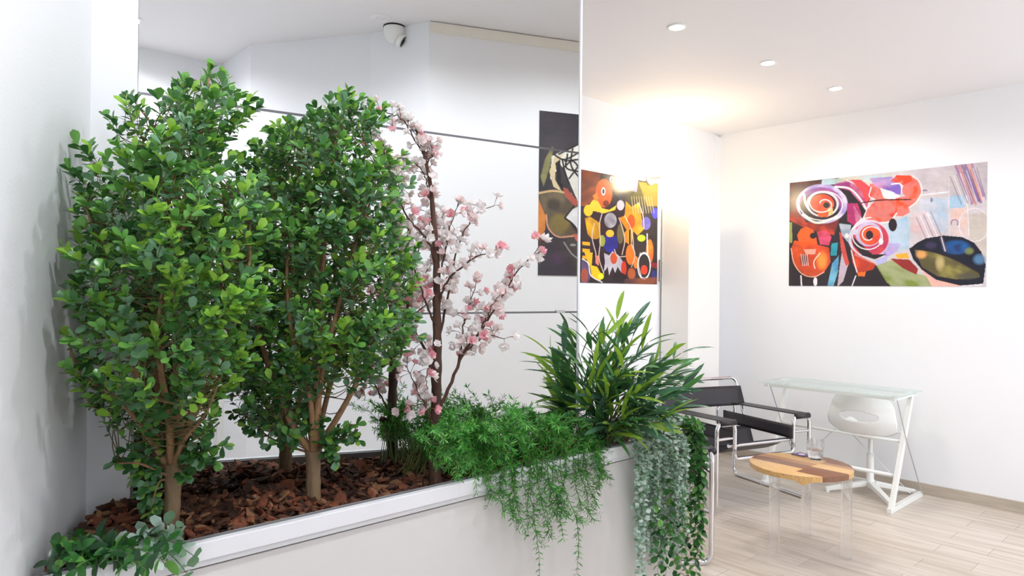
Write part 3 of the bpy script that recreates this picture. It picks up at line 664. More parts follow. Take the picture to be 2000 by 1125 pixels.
# ------------------------------------------------------------ painted panels (colour attribute grids)
def fbm(X, Y, s, seed):
    r = np.random.default_rng(seed); o = np.zeros_like(X)
    for k in range(9):
        a = r.uniform(0, 6.28); f = s*(1.55**(k % 5))*r.uniform(.7, 1.3); o += np.sin(X*f*math.cos(a)+Y*f*math.sin(a)+r.uniform(0, 6)+1.3*np.sin(Y*f*.6+r.uniform(0, 6)))/(1+.5*(k % 5))
    return o/4
class Art:
    def __init__(s, PX, PY, bg): s.X, s.Y = PX, PY; s.C = np.ones(PX.shape+(3,))*np.array(lin(bg))
    def put(s, mask, c, a=1.): s.C += (mask*a)[..., None]*(np.array(lin(c))-s.C)
    def poly(s, p, c, a=1., c2=None, seed=0):
        k = inside(p, s.X, s.Y).astype(float)
        if c2 is not None:
            t = np.clip(.5+.8*fbm(s.X, s.Y, .018, seed), 0, 1); s.put(k*(1-t), c, a); s.put(k*t, c2, a)
        else: s.put(k, c, a)
    def ell(s, x, y, a, b, c, al=1., rot=0., soft=.05, c2=None, seed=0):
        cx, sx = math.cos(rot), math.sin(rot); dx, dy = s.X-x, s.Y-y; q = np.hypot((dx*cx+dy*sx)/a, (-dx*sx+dy*cx)/b); k = np.clip((1-q)/soft, 0, 1)
        s.put(k, c, al)
        if c2: s.put(k*np.clip(.5+.9*fbm(s.X, s.Y, .02, seed), 0, 1), c2, al)
    def ring(s, x, y, a, b, w, c, a0=0, a1=360, rot=0.):
        q = np.hypot((s.X-x)/a, (s.Y-y)/b); an = np.degrees(np.arctan2(s.Y-y, s.X-x)) % 360; k = (np.abs(q-1)*min(a, b) < w)
        k &= (an >= a0) & (an <= a1) if a1 <= 360 else ((an >= a0) | (an <= a1-360)); s.put(k.astype(float), c)
    def line(s, p, w, c, al=1.):
        P = np.array([(x, y, 0) for x, y in p], float); P = curve(P, max(8, len(p)*7))[:, :2] if len(p) > 2 else P[:, :2]; dm = np.full(s.X.shape, 1e9)
        for a, b in zip(P[:-1], P[1:]):
            d = b-a; t = np.clip(((s.X-a[0])*d[0]+(s.Y-a[1])*d[1])/(d@d+1e-9), 0, 1); dm = np.minimum(dm, np.hypot(s.X-a[0]-t*d[0], s.Y-a[1]-t*d[1]))
        s.put(np.clip((w-dm)/2+.5, 0, 1), c, al)
    def spiral(s, x, y, r0, r1, turns, w, c, ph=0, sq=.8):
        t = np.linspace(0, 1, int(22*turns)); r = r0+(r1-r0)*t; a = ph+t*turns*6.283; s.line2(np.c_[x+r*np.cos(a), y+sq*r*np.sin(a)], w, c)
    def line2(s, P, w, c):
        dm = np.full(s.X.shape, 1e9)
        for a, b in zip(P[:-1], P[1:]):
            d = b-a; t = np.clip(((s.X-a[0])*d[0]+(s.Y-a[1])*d[1])/(d@d+1e-9), 0, 1); dm = np.minimum(dm, np.hypot(s.X-a[0]-t*d[0], s.Y-a[1]-t*d[1]))
        s.put(np.clip((w-dm)/2+.5, 0, 1), c)
    def tex(s, amt, seed):
        f = 1+amt*fbm(s.X, s.Y, .03, seed)+amt*.6*fbm(s.X, s.Y, .11, seed+1); s.C *= np.clip(f, .3, 1.6)[..., None]; s.C = np.clip(s.C, 0, 1)
PM = bpy.data.materials.new('painted_surface'); PM.use_nodes = True
_b = PM.node_tree.nodes['Principled BSDF']; _a = PM.node_tree.nodes.new('ShaderNodeAttribute'); _a.attribute_name = 'paint'
PM.node_tree.links.new(_a.outputs['Color'], _b.inputs['Base Color']); _b.inputs['Roughness'].default_value = .22
def painting(name, label, O, H, nin, Lh, Lz, nx, nz, tocrop, draw, thick=.004):
    """board with lower-left corner O, horizontal unit H, inward normal nin"""
    a = np.linspace(0, Lh, nx); z = np.linspace(0, Lz, nz); A, Z = np.meshgrid(a, z, indexing='ij'); P = O+A[..., None]*H+Z[..., None]*np.array([0, 0, 1.])
    X, Y = tocrop(P.reshape(-1, 3)); art = draw(X.reshape(nx, nz), Y.reshape(nx, nz))
    root = thing(name, O, label, 'picture'); Pf = (P+nin*thick-O).reshape(-1, 3)
    idx = np.arange(nx*nz).reshape(nx, nz); F = np.stack([idx[:-1, :-1], idx[1:, :-1], idx[1:, 1:], idx[:-1, 1:]], -1).reshape(-1, 4)
    if np.cross(H, [0, 0, 1.])@nin < 0: F = F[:, ::-1]
    me = bpy.data.meshes.new('painted_face'); me.from_pydata(Pf.tolist(), [], F.tolist()); me.materials.append(PM)
    at_ = me.color_attributes.new('paint', 'FLOAT_COLOR', 'POINT'); C4 = np.c_[np.clip(art.C, 0, 1).reshape(-1, 3), np.ones(nx*nz)]; at_.data.foreach_set('color', C4.ravel().astype('f'))
    f = bpy.data.objects.new('painted_face', me); COL.objects.link(f); f.parent = root
    H = np.array(H); q = MB(); c = [O, O+H*Lh, O+H*Lh+nin*(thick-.0004), O+nin*(thick-.0004)]; q.prism([(p-O)[:2] for p in c], 0, Lz); q.build('panel', PLASTIC, root)
    return reframe(root, math.atan2(H[1], H[0]))

def draw_roses(X, Y):
    A = Art(X, Y, (205, 198, 202)); K = (44, 36, 42); Wt = (238, 232, 236)
    A.poly([(1000,60),(1660,40),(1660,340),(1330,340),(1100,330),(1000,300)], (206,196,196), 1, (190,180,188), 3)
    A.poly([(1120,350),(1330,350),(1330,630),(1200,600),(1100,500)], (170,196,220), .8, (200,205,220), 4)
    A.poly([(1345,330),(1460,330),(1470,420),(1345,430)], (150,190,220), .8)
    A.poly([(1350,430),(1480,420),(1495,650),(1350,640)], (228,190,176), .85, (215,200,200), 5)
    A.poly([(1500,480),(1640,460),(1640,860),(1560,720),(1500,660)], (200,190,178), .8)
    A.poly([(1050,470),(1180,450),(1310,720),(1130,700),(1040,600)], (224,184,186), .85, (215,200,205), 6)
    A.ring(1385, 545, 26, 26, 5, (150,130,160), 150, 400)
    A.ring(1540, 560, 120, 130, 3, (230,222,225)); A.line([(1100,330),(1340,300)], 5, (228,225,235)); A.line([(1340,200),(1345,640)], 2, (225,220,228)); A.line([(1480,330),(1500,650)], 2.5, (235,230,230))
    for i, (a, b) in enumerate([((1395,100),(1520,390)),((1420,95),(1550,395)),((1445,92),(1570,370)),((1470,90),(1590,380)),((1495,86),(1600,360)),((1520,84),(1610,330))]):
        A.line([a, b], 11, [(150,90,150),(200,120,120),(110,80,150),(120,70,140),(220,150,130),(150,110,160)][i], .75)
    for i in range(9): A.line([(1350+i*26, 180-i*9), (1440+i*24, 400-i*5)], 2.2, (240,236,240) if i % 2 else (90,70,100), .9)
    for i in range(5): A.line([(1085+i*28, 500-i*12), (1170+i*36, 690+i*8)], 3, (245,240,242) if i % 2 else (140,110,130), .9)
    A.ell(1155, 290, 22, 8, (90,100,130), .7); A.ell(1205, 365, 10, 20, (70,90,120), .7)
    A.poly([(85,225),(460,190),(560,205),(620,600),(600,800),(780,880),(900,1060),(80,1060)], K)
    A.poly([(88,228),(345,205),(350,250),(190,300),(150,430),(88,480)], (128,50,42), 1, (70,40,44), 7)
    A.poly([(345,205),(520,190),(900,160),(890,215),(700,235),(600,215),(440,240),(340,255)], (176,205,214), 1, (200,200,180), 8)
    A.poly([(88,470),(150,420),(220,540),(480,520),(440,640),(250,600),(160,560),(88,520)], (196,66,48), 1, (120,44,42), 9)
    A.poly([(88,540),(110,540),(112,700),(88,700)], (150,160,90)); 
    A.ell(345, 395, 205, 158, (222,212,234), c2=(150,130,205), seed=10); A.ell(335, 400, 178, 138, (112,84,150), c2=(180,90,150), seed=11); A.ell(325, 425, 160, 120, K)
    A.ell(350, 395, 130, 105, (226,216,224)); A.ell(350, 398, 112, 90, (60,40,50)); A.ell(345, 395, 96, 78, (216,72,48), c2=(230,110,70), seed=12)
    A.poly([(310,440),(390,440),(395,500),(315,495)], (228,92,46)); A.poly([(392,430),(430,430),(430,480),(395,480)], (240,190,120)); A.ell(380, 405, 26, 24, K)
    A.spiral(355, 395, 25, 205, 2.1, 4, Wt, ph=3.4, sq=.75); A.line([(195,480),(290,540),(460,500)], 9, (240,236,226)); A.line([(205,320),(215,390),(245,440)], 8, Wt)
    A.poly([(430,245),(560,205),(660,255),(725,340),(695,430),(640,400),(560,300),(480,270)], (150,60,140), 1, (190,70,120), 13)
    A.poly([(470,270),(560,290),(640,380),(690,450),(660,510),(590,400),(520,320)], K); A.line([(450,260),(560,275),(640,350),(690,430)], 7, Wt); A.line([(540,210),(640,260),(700,350),(720,420)], 5, (240,200,210))
    A.poly([(570,205),(650,205),(720,260),(735,340),(700,400),(650,290)], (222,78,84)); A.poly([(540,390),(625,390),(655,480),(630,560),(590,560),(545,530)], (214,58,104), 1, (180,50,120), 14)
    A.poly([(720,235),(860,255),(925,350),(935,450),(880,530),(800,548),(680,512),(700,440),(760,370),(722,330)], (226,82,40), 1, (214,66,44), 15)
    A.poly([(715,195),(890,180),(960,240),(975,320),(870,320),(760,255)], (206,148,196), 1, (130,100,190), 16); A.poly([(800,270),(900,300),(960,340),(900,362),(830,350)], Wt)
    A.poly([(885,215),(930,170),(1040,172),(1100,215),(1125,300),(1085,375),(1025,420),(1032,462),(980,492),(910,488),(930,400),(925,350),(1000,335),(965,300),(985,250)], (238,84,40), 1, (226,70,44), 17)
    A.line([(1050,175),(1105,215),(1128,300),(1085,380),(1030,425)], 5, (250,225,215)); A.line([(640,390),(760,370),(1040,360)], 5, (90,40,40)); A.line([(730,265),(720,340),(760,360)], 4, Wt); A.line([(890,240),(960,240),(970,310)], 5, Wt); A.line([(800,545),(880,530),(930,470)], 5, Wt)
    A.poly([(850,560),(1010,490),(1035,560),(1030,745),(930,765),(870,700)], (146,194,226), 1, (180,205,225), 18); A.ell(900, 560, 34, 52, K); A.poly([(870,705),(962,702),(930,772),(850,815),(820,770)], (132,96,208), 1, (190,170,225), 19)
    A.poly([(478,548),(575,560),(560,640),(640,760),(570,720),(500,640)], (222,226,236), 1, (150,175,195), 20)
    A.ell(715, 668, 165, 152, (216,206,226)); A.ell(722, 672, 150, 138, (186,58,96), c2=(226,84,60), seed=21); A.poly([(575,640),(640,700),(740,790),(850,790),(760,830),(660,800),(590,720)], K)
    A.ell(712, 632, 106, 98, (196,180,214)); A.ell(722, 640, 84, 80, (228,92,46), c2=(220,60,60), seed=22); A.ell(718, 640, 30, 36, K); A.spiral(720, 645, 30, 160, 1.6, 4, Wt, ph=1., sq=.9); A.ell(808, 690, 18, 26, Wt); A.ell(540, 645, 16, 20, Wt); A.ell(600, 615, 30, 24, (206,200,214))
    A.poly([(570,740),(640,800),(770,868),(745,912),(620,935),(585,850)], (224,76,38), 1, (200,60,40), 23); A.line([(575,760),(600,860),(620,930)], 4, Wt); A.poly([(620,935),(690,925),(680,965),(630,960)], (236,110,40)); A.poly([(760,840),(860,800),(850,850),(790,880)], (180,180,225))
    A.poly([(150,640),(180,590),(225,573),(275,600),(300,660),(310,720),(170,725)], (240,98,42)); A.poly([(305,615),(380,598),(420,655),(400,722),(330,712)], (228,84,124), 1, (214,60,80), 24); A.ell(275, 645, 26, 24, K)
    A.poly([(103,745),(128,682),(310,715),(400,738),(412,850),(360,935),(290,965),(200,945),(128,870)], (238,94,38), 1, (226,80,40), 25); A.ell(345, 840, 52, 88, (246,152,62), soft=.6); A.ell(205, 830, 38, 52, (70,40,40), .9, soft=.5)
    for i in range(4): A.line([(180+i*16, 790), (195+i*14, 880)], 2, Wt)
    A.line([(103,745),(130,870),(200,950),(290,965),(360,930)], 4, (245,180,150)); A.line([(290,900),(280,860),(330,780)], 4, (250,220,200)); A.poly([(200,750),(300,750),(290,790),(220,790)], (240,190,170), .7)
    A.poly([(420,705),(470,698),(460,800),(412,800)], (40,150,168)); A.poly([(425,860),(478,800),(470,930),(432,1050),(385,1050)], (60,140,200), 1, (120,190,220), 26); A.poly([(500,780),(552,868),(512,1000),(465,1050),(482,900)], (196,180,194)); A.poly([(480,610),(500,630),(560,870),(530,880),(495,760)], (206,80,70))
    A.ell(293, 1005, 16, 36, Wt); A.line([(180,960),(185,1045)], 5, Wt); A.line([(610,960),(580,1040)], 4, Wt)
    A.poly([(770,880),(900,830),(1000,870),(1090,940),(1190,970),(1218,1055),(880,1055)], (128,146,66), 1, (160,170,90), 27); A.poly([(780,900),(830,990),(900,1055),(860,1055)], K)
    A.poly([(1030,750),(1090,700),(1160,665),(1300,643),(1450,656),(1540,700),(1595,770),(1630,870),(1610,1020),(1430,1038),(1240,992),(1140,925),(1060,830)], (32,34,48))
    A.ell(1400, 735, 120, 62, (32,110,182), c2=(40,60,110), seed=28, soft=.4); A.ell(1500, 765, 44, 34, (120,130,80), soft=.5); A.ell(1580, 830, 60, 50, (90,130,170), soft=.5); A.ell(1200, 720, 60, 34, (60,54,84), soft=.5)
    A.poly([(1070,755),(1200,768),(1400,838),(1575,930),(1582,972),(1400,988),(1250,962),(1130,892)], (150,140,76), 1, (96,88,56), 29); A.ell(1125, 790, 52, 42, (216,158,96), soft=.5); A.ell(1270, 860, 44, 70, (196,176,120), soft=.6); A.ell(1480, 960, 110, 34, (90,86,70), soft=.6)
    A.poly([(918,792),(1020,778),(1030,824),(935,824)], (242,172,60)); A.poly([(880,824),(1030,832),(1100,905),(1085,950),(980,900)], (150,50,46)); A.poly([(1105,895),(1240,990),(1430,1036),(1430,1055),(1215,1055),(1165,965)], (238,184,170)); A.line([(1035,745),(1200,768),(1400,838),(1580,935)], 5, K)
    A.poly([(1290,650),(1330,760),(1300,770),(1265,660)], (90,80,100), .8); A.line([(1280,655),(1312,765)], 3, Wt); A.line([(1600,1030),(1430,1040)], 4, Wt)
    A.tex(.10, 50); return A
def draw_flowers(X, Y):
    A = Art(X, Y, (48, 40, 42)); K = (40, 32, 36); Wt = (226, 222, 230)
    A.poly([(300,380),(425,400),(390,560),(330,600),(300,600)], (170,84,38), 1, (110,60,40), 1); A.poly([(420,400),(760,460),(760,640),(560,600),(500,520)], (96,92,54), 1, (60,60,70), 2); A.poly([(640,460),(760,470),(755,600),(690,600)], (170,140,70), .8); A.poly([(590,440),(640,450),(630,520),(590,510)], (160,160,200), .6)
    A.ell(485, 445, 12, 18, Wt); A.ell(485, 447, 6, 10, K); A.ell(440, 525, 50, 84, (214,104,44), c2=(190,84,50), seed=3); A.ell(452, 585, 18, 20, (120,50,30)); A.ell(437, 515, 12, 24, Wt); A.ell(437, 515, 6, 15, K)
    A.poly([(358,590),(378,562),(405,570),(430,612),(470,622),(512,595),(505,622),(440,642),(370,625)], (240,194,56)); A.poly([(375,540),(400,520),(410,555),(390,570)], (235,130,40)); A.ell(350, 625, 27, 34, (236,196,50)); A.poly([(330,670),(360,660),(420,700),(420,780),(380,800),(345,760)], (236,184,36), 1, (200,140,30), 4)
    A.ell(478, 682, 36, 44, (208,208,218), c2=(120,120,130), seed=5); A.ell(536, 595, 22, 30, (190,180,190)); A.ell(478, 815, 44, 54, (46,56,160), c2=(30,40,110), seed=6); A.ell(475, 758, 24, 22, (214,180,60)); A.ell(430, 800, 18, 34, (150,160,60)); A.ell(535, 760, 20, 60, (110,104,70), .8)
    A.poly([(567,570),(600,605),(640,578),(655,650),(670,735),(635,770),(610,745),(600,820),(565,810),(552,760),(572,738),(527,668),(560,655)], (242,172,34), 1, (232,140,30), 7); A.ell(598, 688, 22, 42, (226,78,28)); A.poly([(575,740),(608,740),(600,820),(578,820)], (216,160,60)); A.line([(590,740),(590,820)], 5, K)
    A.ell(657, 785, 24, 20, (186,206,48)); A.ell(685, 700, 26, 38, (130,120,196), c2=(50,56,150), seed=8); A.ell(736, 642, 18, 32, (70,70,196)); A.ell(705, 862, 22, 72, (222,80,34), c2=(236,140,50), seed=9); A.line([(690,760),(692,850),(700,920),(740,955)], 3, Wt); A.poly([(690,920),(750,930),(748,960),(700,945)], (140,40,50))
    for i in range(3): A.poly([(315,805+i*40),(358,808+i*40),(360,828+i*40),(316,826+i*40)], (228,168,40))
    A.poly([(325,860),(375,870),(368,960),(345,920)], (228,180,40)); A.poly([(372,790),(412,790),(408,940),(380,900)], (38,30,40)); A.poly([(390,880),(412,890),(410,945),(392,930)], (220,130,110))
    A.poly([(440,870),(470,885),(490,860),(525,885),(560,935),(545,990),(520,950),(505,985),(490,950),(470,1000),(462,950),(440,980),(446,920)], Wt, 1, (190,188,205), 10); A.ell(497, 902, 20, 34, (196,84,50)); A.ell(555, 960, 16, 44, (196,60,40)); A.ell(530, 1010, 40, 26, K)
    A.ell(592, 880, 26, 60, (228,120,44)); A.ell(625, 925, 16, 36, (226,130,50)); A.ell(600, 990, 26, 40, (176,90,50), soft=.3); A.ell(672, 940, 36, 76, K); A.ring(672, 945, 36, 74, 3, Wt); A.ell(673, 968, 20, 28, (226,66,40)); A.ell(730, 1000, 18, 38, (50,56,130), soft=.4)
    A.poly([(360,940),(400,950),(430,1000),(420,1030),(370,1010)], (238,190,36)); A.ell(422, 1005, 18, 19, (226,226,50)); A.poly([(310,910),(345,935),(365,1010),(345,1045),(308,1045)], (92,76,110)); A.ell(328, 1000, 22, 42, (160,80,66)); A.line([(315,905),(345,925),(365,1000),(430,1040)], 3, Wt)
    A.poly([(560,1020),(750,1010),(750,1055),(560,1055)], (150,80,50), .8, (70,50,60), 11)
    for p in ([(430,640),(415,700),(420,800),(412,900),(440,990)],[(527,668),(545,720),(560,800),(545,880)],[(600,820),(620,880),(600,950)],[(560,655),(600,740),(612,850)],[(500,850),(520,890),(565,890)],[(640,580),(665,650),(672,730)],[(385,700),(372,760),(395,880)],[(650,870),(640,940),(655,1000)]): A.line(p, 2.2, (214,196,180))
    for i in range(9): A.line([(600+i*14, 545), (610+i*15, 640)], 1.6, (190,180,150), .7)
    A.tex(.10, 60); return A
def draw_violin(X, Y):
    A = Art(X, Y, (60, 57, 64)); Wt = (226, 222, 214); K = (34, 30, 32)
    A.poly([(40,760),(760,760),(760,1020),(40,1020)], (74,68,66), 1, (60,54,66), 1); A.ell(170, 900, 60, 50, (88,62,92), .8, soft=.8)
    A.poly([(140,310),(310,235),(420,200),(700,260),(700,760),(320,760),(300,620),(285,560),(245,470),(215,400),(190,360),(150,420),(180,510),(130,440)], (228,226,216))
    A.poly([(300,330),(420,300),(700,400),(700,620),(420,640),(330,520)], (216,170,110), .7, (150,110,80), 2)
    A.poly([(75,430),(100,330),(140,255),(152,262),(120,400),(92,490)], (142,138,88), 1, (110,108,74), 3); A.poly([(125,400),(155,320),(205,295),(160,380),(160,450),(195,512),(150,490)], (218,198,160)); A.poly([(160,350),(190,330),(190,460),(215,515),(175,470)], K)
    for p in ([(150,300),(200,330),(300,290)],[(200,330),(215,400),(240,470)],[(215,340),(300,330)],[(230,300),(225,380),(290,400)],[(260,270),(250,360),(300,440)],[(205,380),(260,340),(300,380)],[(240,440),(300,360)],[(180,300),(300,240)]): A.line(p, 5, K)
    A.poly([(62,520),(110,515),(200,520),(250,545),(290,600),(220,655),(270,740),(300,780),(160,772),(118,722),(108,650),(70,600)], (120,106,84), 1, (96,84,66), 4); A.poly([(58,540),(75,590),(105,660),(100,740),(60,800)], (228,118,46), 1, (236,150,70), 5); A.ell(185, 700, 66, 66, (128,112,66), soft=.3); A.ell(150, 590, 56, 46, (72,64,58), .9, soft=.5)
    A.line([(62,525),(150,512),(250,530)], 6, (214,180,130)); A.line([(108,650),(118,722),(160,770),(280,772)], 4, (220,160,130)); A.poly([(205,490),(230,500),(295,580),(275,605),(215,540)], (176,88,76)); A.poly([(245,625),(330,585),(420,600),(420,780),(300,760),(262,705),(213,668)], (226,226,228)); A.line([(215,668),(262,705),(300,760)], 5, K)
    A.poly([(420,760),(700,700),(700,860),(460,900)], (200,90,60), 1, (120,60,60), 6); A.line([(210,810),(260,880),(340,930)], 4, (150,146,150)); A.ell(262, 825, 18, 8, (150,146,150)); A.poly([(260,760),(300,765),(300,800),(280,800)], (200,100,90)); A.line([(270,600),(240,635),(215,668)], 5, K)
    A.tex(.12, 70); return A
PZ0, PZ1 = 1.430, 2.246
painting('roses_painting', 'wide abstract painting of red roses and a dark leaf on the right wall', uv(CU, 2.566, PZ0), -v, -u, 2.566-1.237, PZ1-PZ0, 400, 240,
         lambda P: (lambda a: ((a[0]-1520)*4.018, (a[1]-300)*4.018))(proj(P)), draw_roses)
painting('flowers_painting', 'colourful abstract painting with yellow flowers, beside the mirror edge on the far wall', uv(3.56, CV, 1.429), u, -v, 4.48-3.56, 2.209-1.429, 300, 260,
         lambda P: (lambda a: ((a[0]-1030)*2.96, (a[1]-200)*2.96))(proj(P)), draw_flowers)
painting('dark_painting', 'dark abstract painting with cream and orange curves, seen cut off in the mirror', uv(2.033, VB, 1.455), u, v, .70, 2.328-1.455, 220, 270,
         lambda P: (lambda a: ((a[0]-1030)*2.96, (a[1]-200)*2.96))(proj(refl(P))), draw_violin)

# ------------------------------------------------------------ tall cabinet in the corner
def cabinet():
    A = onpl(1347, 600, v, 0)  # direction helper only
    u0 = 4.516; e_ = onpl(1347, 396, u, u0); v0 = float(e_@v); zt = float(e_[2]); u1 = float(onpl(1407, 420, v, v0)@u)
    base = uv(u0, v0); root = thing('tall_cabinet', base, 'tall white cabinet standing in the far corner under the warm lamp', 'cabinet')
    def B(q, name, ma, **k): q.v = [x-base for x in q.v]; return q.build(name, ma, root, **k)
    B(MB().box((u0+.018, v0, .0), (u1, CV-.014, zt), M=MUV), 'body', CAB, bevel=.002)
    d = B(MB().box((u0, v0+.002, .06), (u0+.018, CV-.02, zt-.004), M=MUV), 'door', CAB, bevel=.0015)
    h = MB().box((u0-.03, v0+.24, 1.45), (u0-.018, v0+.25, 1.62), M=MUV); h.box((u0-.02, v0+.242, 1.47), (u0, v0+.248, 1.48), M=MUV); h.box((u0-.02, v0+.242, 1.59), (u0, v0+.248, 1.60), M=MUV); h.v = [x-base for x in h.v]
    hh = h.build('handle', ALU, d); hh['label'] = 'slim vertical bar handle'
    reframe(root, UA); return zt, v0
CABZ, CABV = cabinet()
# warm globe wall lamp reaching out beside the top of the cabinet
LU, LD, LZ = 4.37, .25, 2.235
lampr = thing('wall_lamp', uv(LU, CV-.001, LZ), 'glowing warm globe lamp on the far wall, just above the tall white cabinet', 'lamp')
MB().lathe([(.0001, 0), (.05, 0), (.05, .018), (.0001, .018)], 24, M=np.array([u, [0, 0, -1.], -v]).T).build('wall_plate', WMETAL, lampr, autosmooth=40)
MB().tube([-v*.016, -v*(LD-.05)], .008, 10).build('arm', WMETAL, lampr, smooth=True)
a = np.linspace(-math.pi/2, math.pi/2, 16); MB().lathe([(max(1e-4, .06*math.cos(t)), .06*math.sin(t)) for t in a], 28, c=-v*LD).build('globe', mat('lit_globe', (255, 228, 184), .4, emit=30), lampr, smooth=True)
pl_ = bpy.data.lights.new('warm_bulb', 'POINT'); pl_.energy = WARM_W; pl_.color = (1, .80, .52); pl_.shadow_soft_size = .065
ob = bpy.data.objects.new('bulb', pl_); COL.objects.link(ob); ob.parent = lampr; ob.location = tuple(-v*LD)

# ------------------------------------------------------------ downlights, ceiling camera, detector
def downlight(P, label, power=SPOT_W, group='recessed ceiling downlights', cool=False):
    r = thing('downlight', (P[0], P[1], CEIL), label, 'ceiling light', group=group)
    MB().lathe([(.036, -.001), (.037, -.006), (.044, -.007), (.050, -.003), (.050, 0)], 28).build('trim_ring', WMETAL, r, autosmooth=40)
    MB().lathe([(.0001, -.0035), (.030, -.0038), (.037, -.0015)], 28).build('lamp_face', mat('lit_lamp', (255, 250, 244), .4, emit=40), r, smooth=True)
    L = bpy.data.lights.new('downlight_beam', 'SPOT'); L.energy = power; L.spot_size = math.radians(162); L.spot_blend = .5; L.shadow_soft_size = .035; L.color = (.93, .95, 1) if cool else (1, .975, .95)
    o = bpy.data.objects.new('beam', L); COL.objects.link(o); o.parent = r; o.location = (0, 0, -.012)
    return r
for (x, y), lb in zip([(1322, 52), (1500, 122), (1632, 172)], ['lit ceiling downlight nearest the mirror edge, largest of the three in view', 'lit ceiling downlight in the middle of the row of three', 'lit ceiling downlight nearest the roses painting, last of the row']):
    downlight(atz(x, y, CEIL), lb)
for a, b, s in [(1.15, .55, 'above the middle of the passage'), (.45, .55, 'above the near end of the planter'), (2.2, .62, 'at the far end of the passage'), (3.5, .4, 'in the hall beyond the passage'), (4.5, .4, 'beside the right wall, out of the row'), (3.5, -1.2, 'deeper in the hall by the side wall'), (4.6, -1.2, 'deeper in the hall by the right wall'), (4.0, -2.3, 'closest to the added window'), (2.2, 2.2, 'behind the mirror partition')]:  # extra downlights out of view, added to brighten passage and hall
    downlight(uv(a, b), 'added unseen ceiling downlight '+s, SPOT_W*({1.15: 1.1, .45: 1.85, 2.2: 1.4 if b < 1 else .5}.get(a, .5)), cool=a < 2.3)
downlight(np.array([.45, -.45, 0]), 'added unseen ceiling downlight in the nook behind the passage', SPOT_W*1.35, cool=True)  # one more unseen downlight, added to light the nook
cc = refl(atz(770, 52, CEIL)); cctv = thing('security_camera', (cc[0], cc[1], CEIL), 'white dome security camera on the ceiling, seen in the mirror', 'camera')
MB().lathe([(.0001, 0), (.056, 0), (.056, -.008), (.0001, -.008)], 32).build('base_ring', mat('black_plastic', (35, 35, 37), .4), cctv, autosmooth=40)
MB().lathe([(.0001, -.008), (.054, -.008), (.053, -.03), (.050, -.045), (.043, -.062), (.030, -.078), (.014, -.086), (.0001, -.088)], 32).build('housing', PLASTIC, cctv, autosmooth=50)
ldv = nrm(refl(at(790, 78, 3.35)) - np.array([cc[0], cc[1], CEIL-.05]))
ldv = nrm(np.array([.35, .75, -.5])); 
ta = nrm(np.cross(ldv, [0, 0, 1.])); tb = np.cross(ta, ldv); LM = np.array([ta, tb, ldv]).T
MB().lathe([(.034, 0), (.036, .022), (.030, .026), (.0001, .026)], 28, c=ldv*.030+np.array([0, 0, -.05]), M=LM).build('eyeball', PLASTIC, cctv, autosmooth=40)
e = MB().lathe([(.028, .0), (.028, .002), (.012, .003), (.012, .006), (.0001, .006)], 28, c=ldv*.056+np.array([0, 0, -.05]), M=LM).build('lens', mat('lens_black', (48, 48, 54), .15), cctv, autosmooth=40); e['label'] = 'round dark lens window'
dc = refl(atz(743, 34, CEIL)); det = thing('ceiling_speaker', (dc[0], dc[1], CEIL), 'flat round off-white ceiling fitting beside the security camera, seen in the mirror', 'ceiling fitting')
MB().lathe([(.0001, -.004), (.03, -.004), (.034, -.010), (.052, -.006), (.056, 0)], 32).build('cover', CEILM, det, autosmooth=40)
MB().lathe([(.0001, -.009), (.018, -.008), (.022, -.003)], 24).build('centre_cap', CEILM, det, smooth=True)

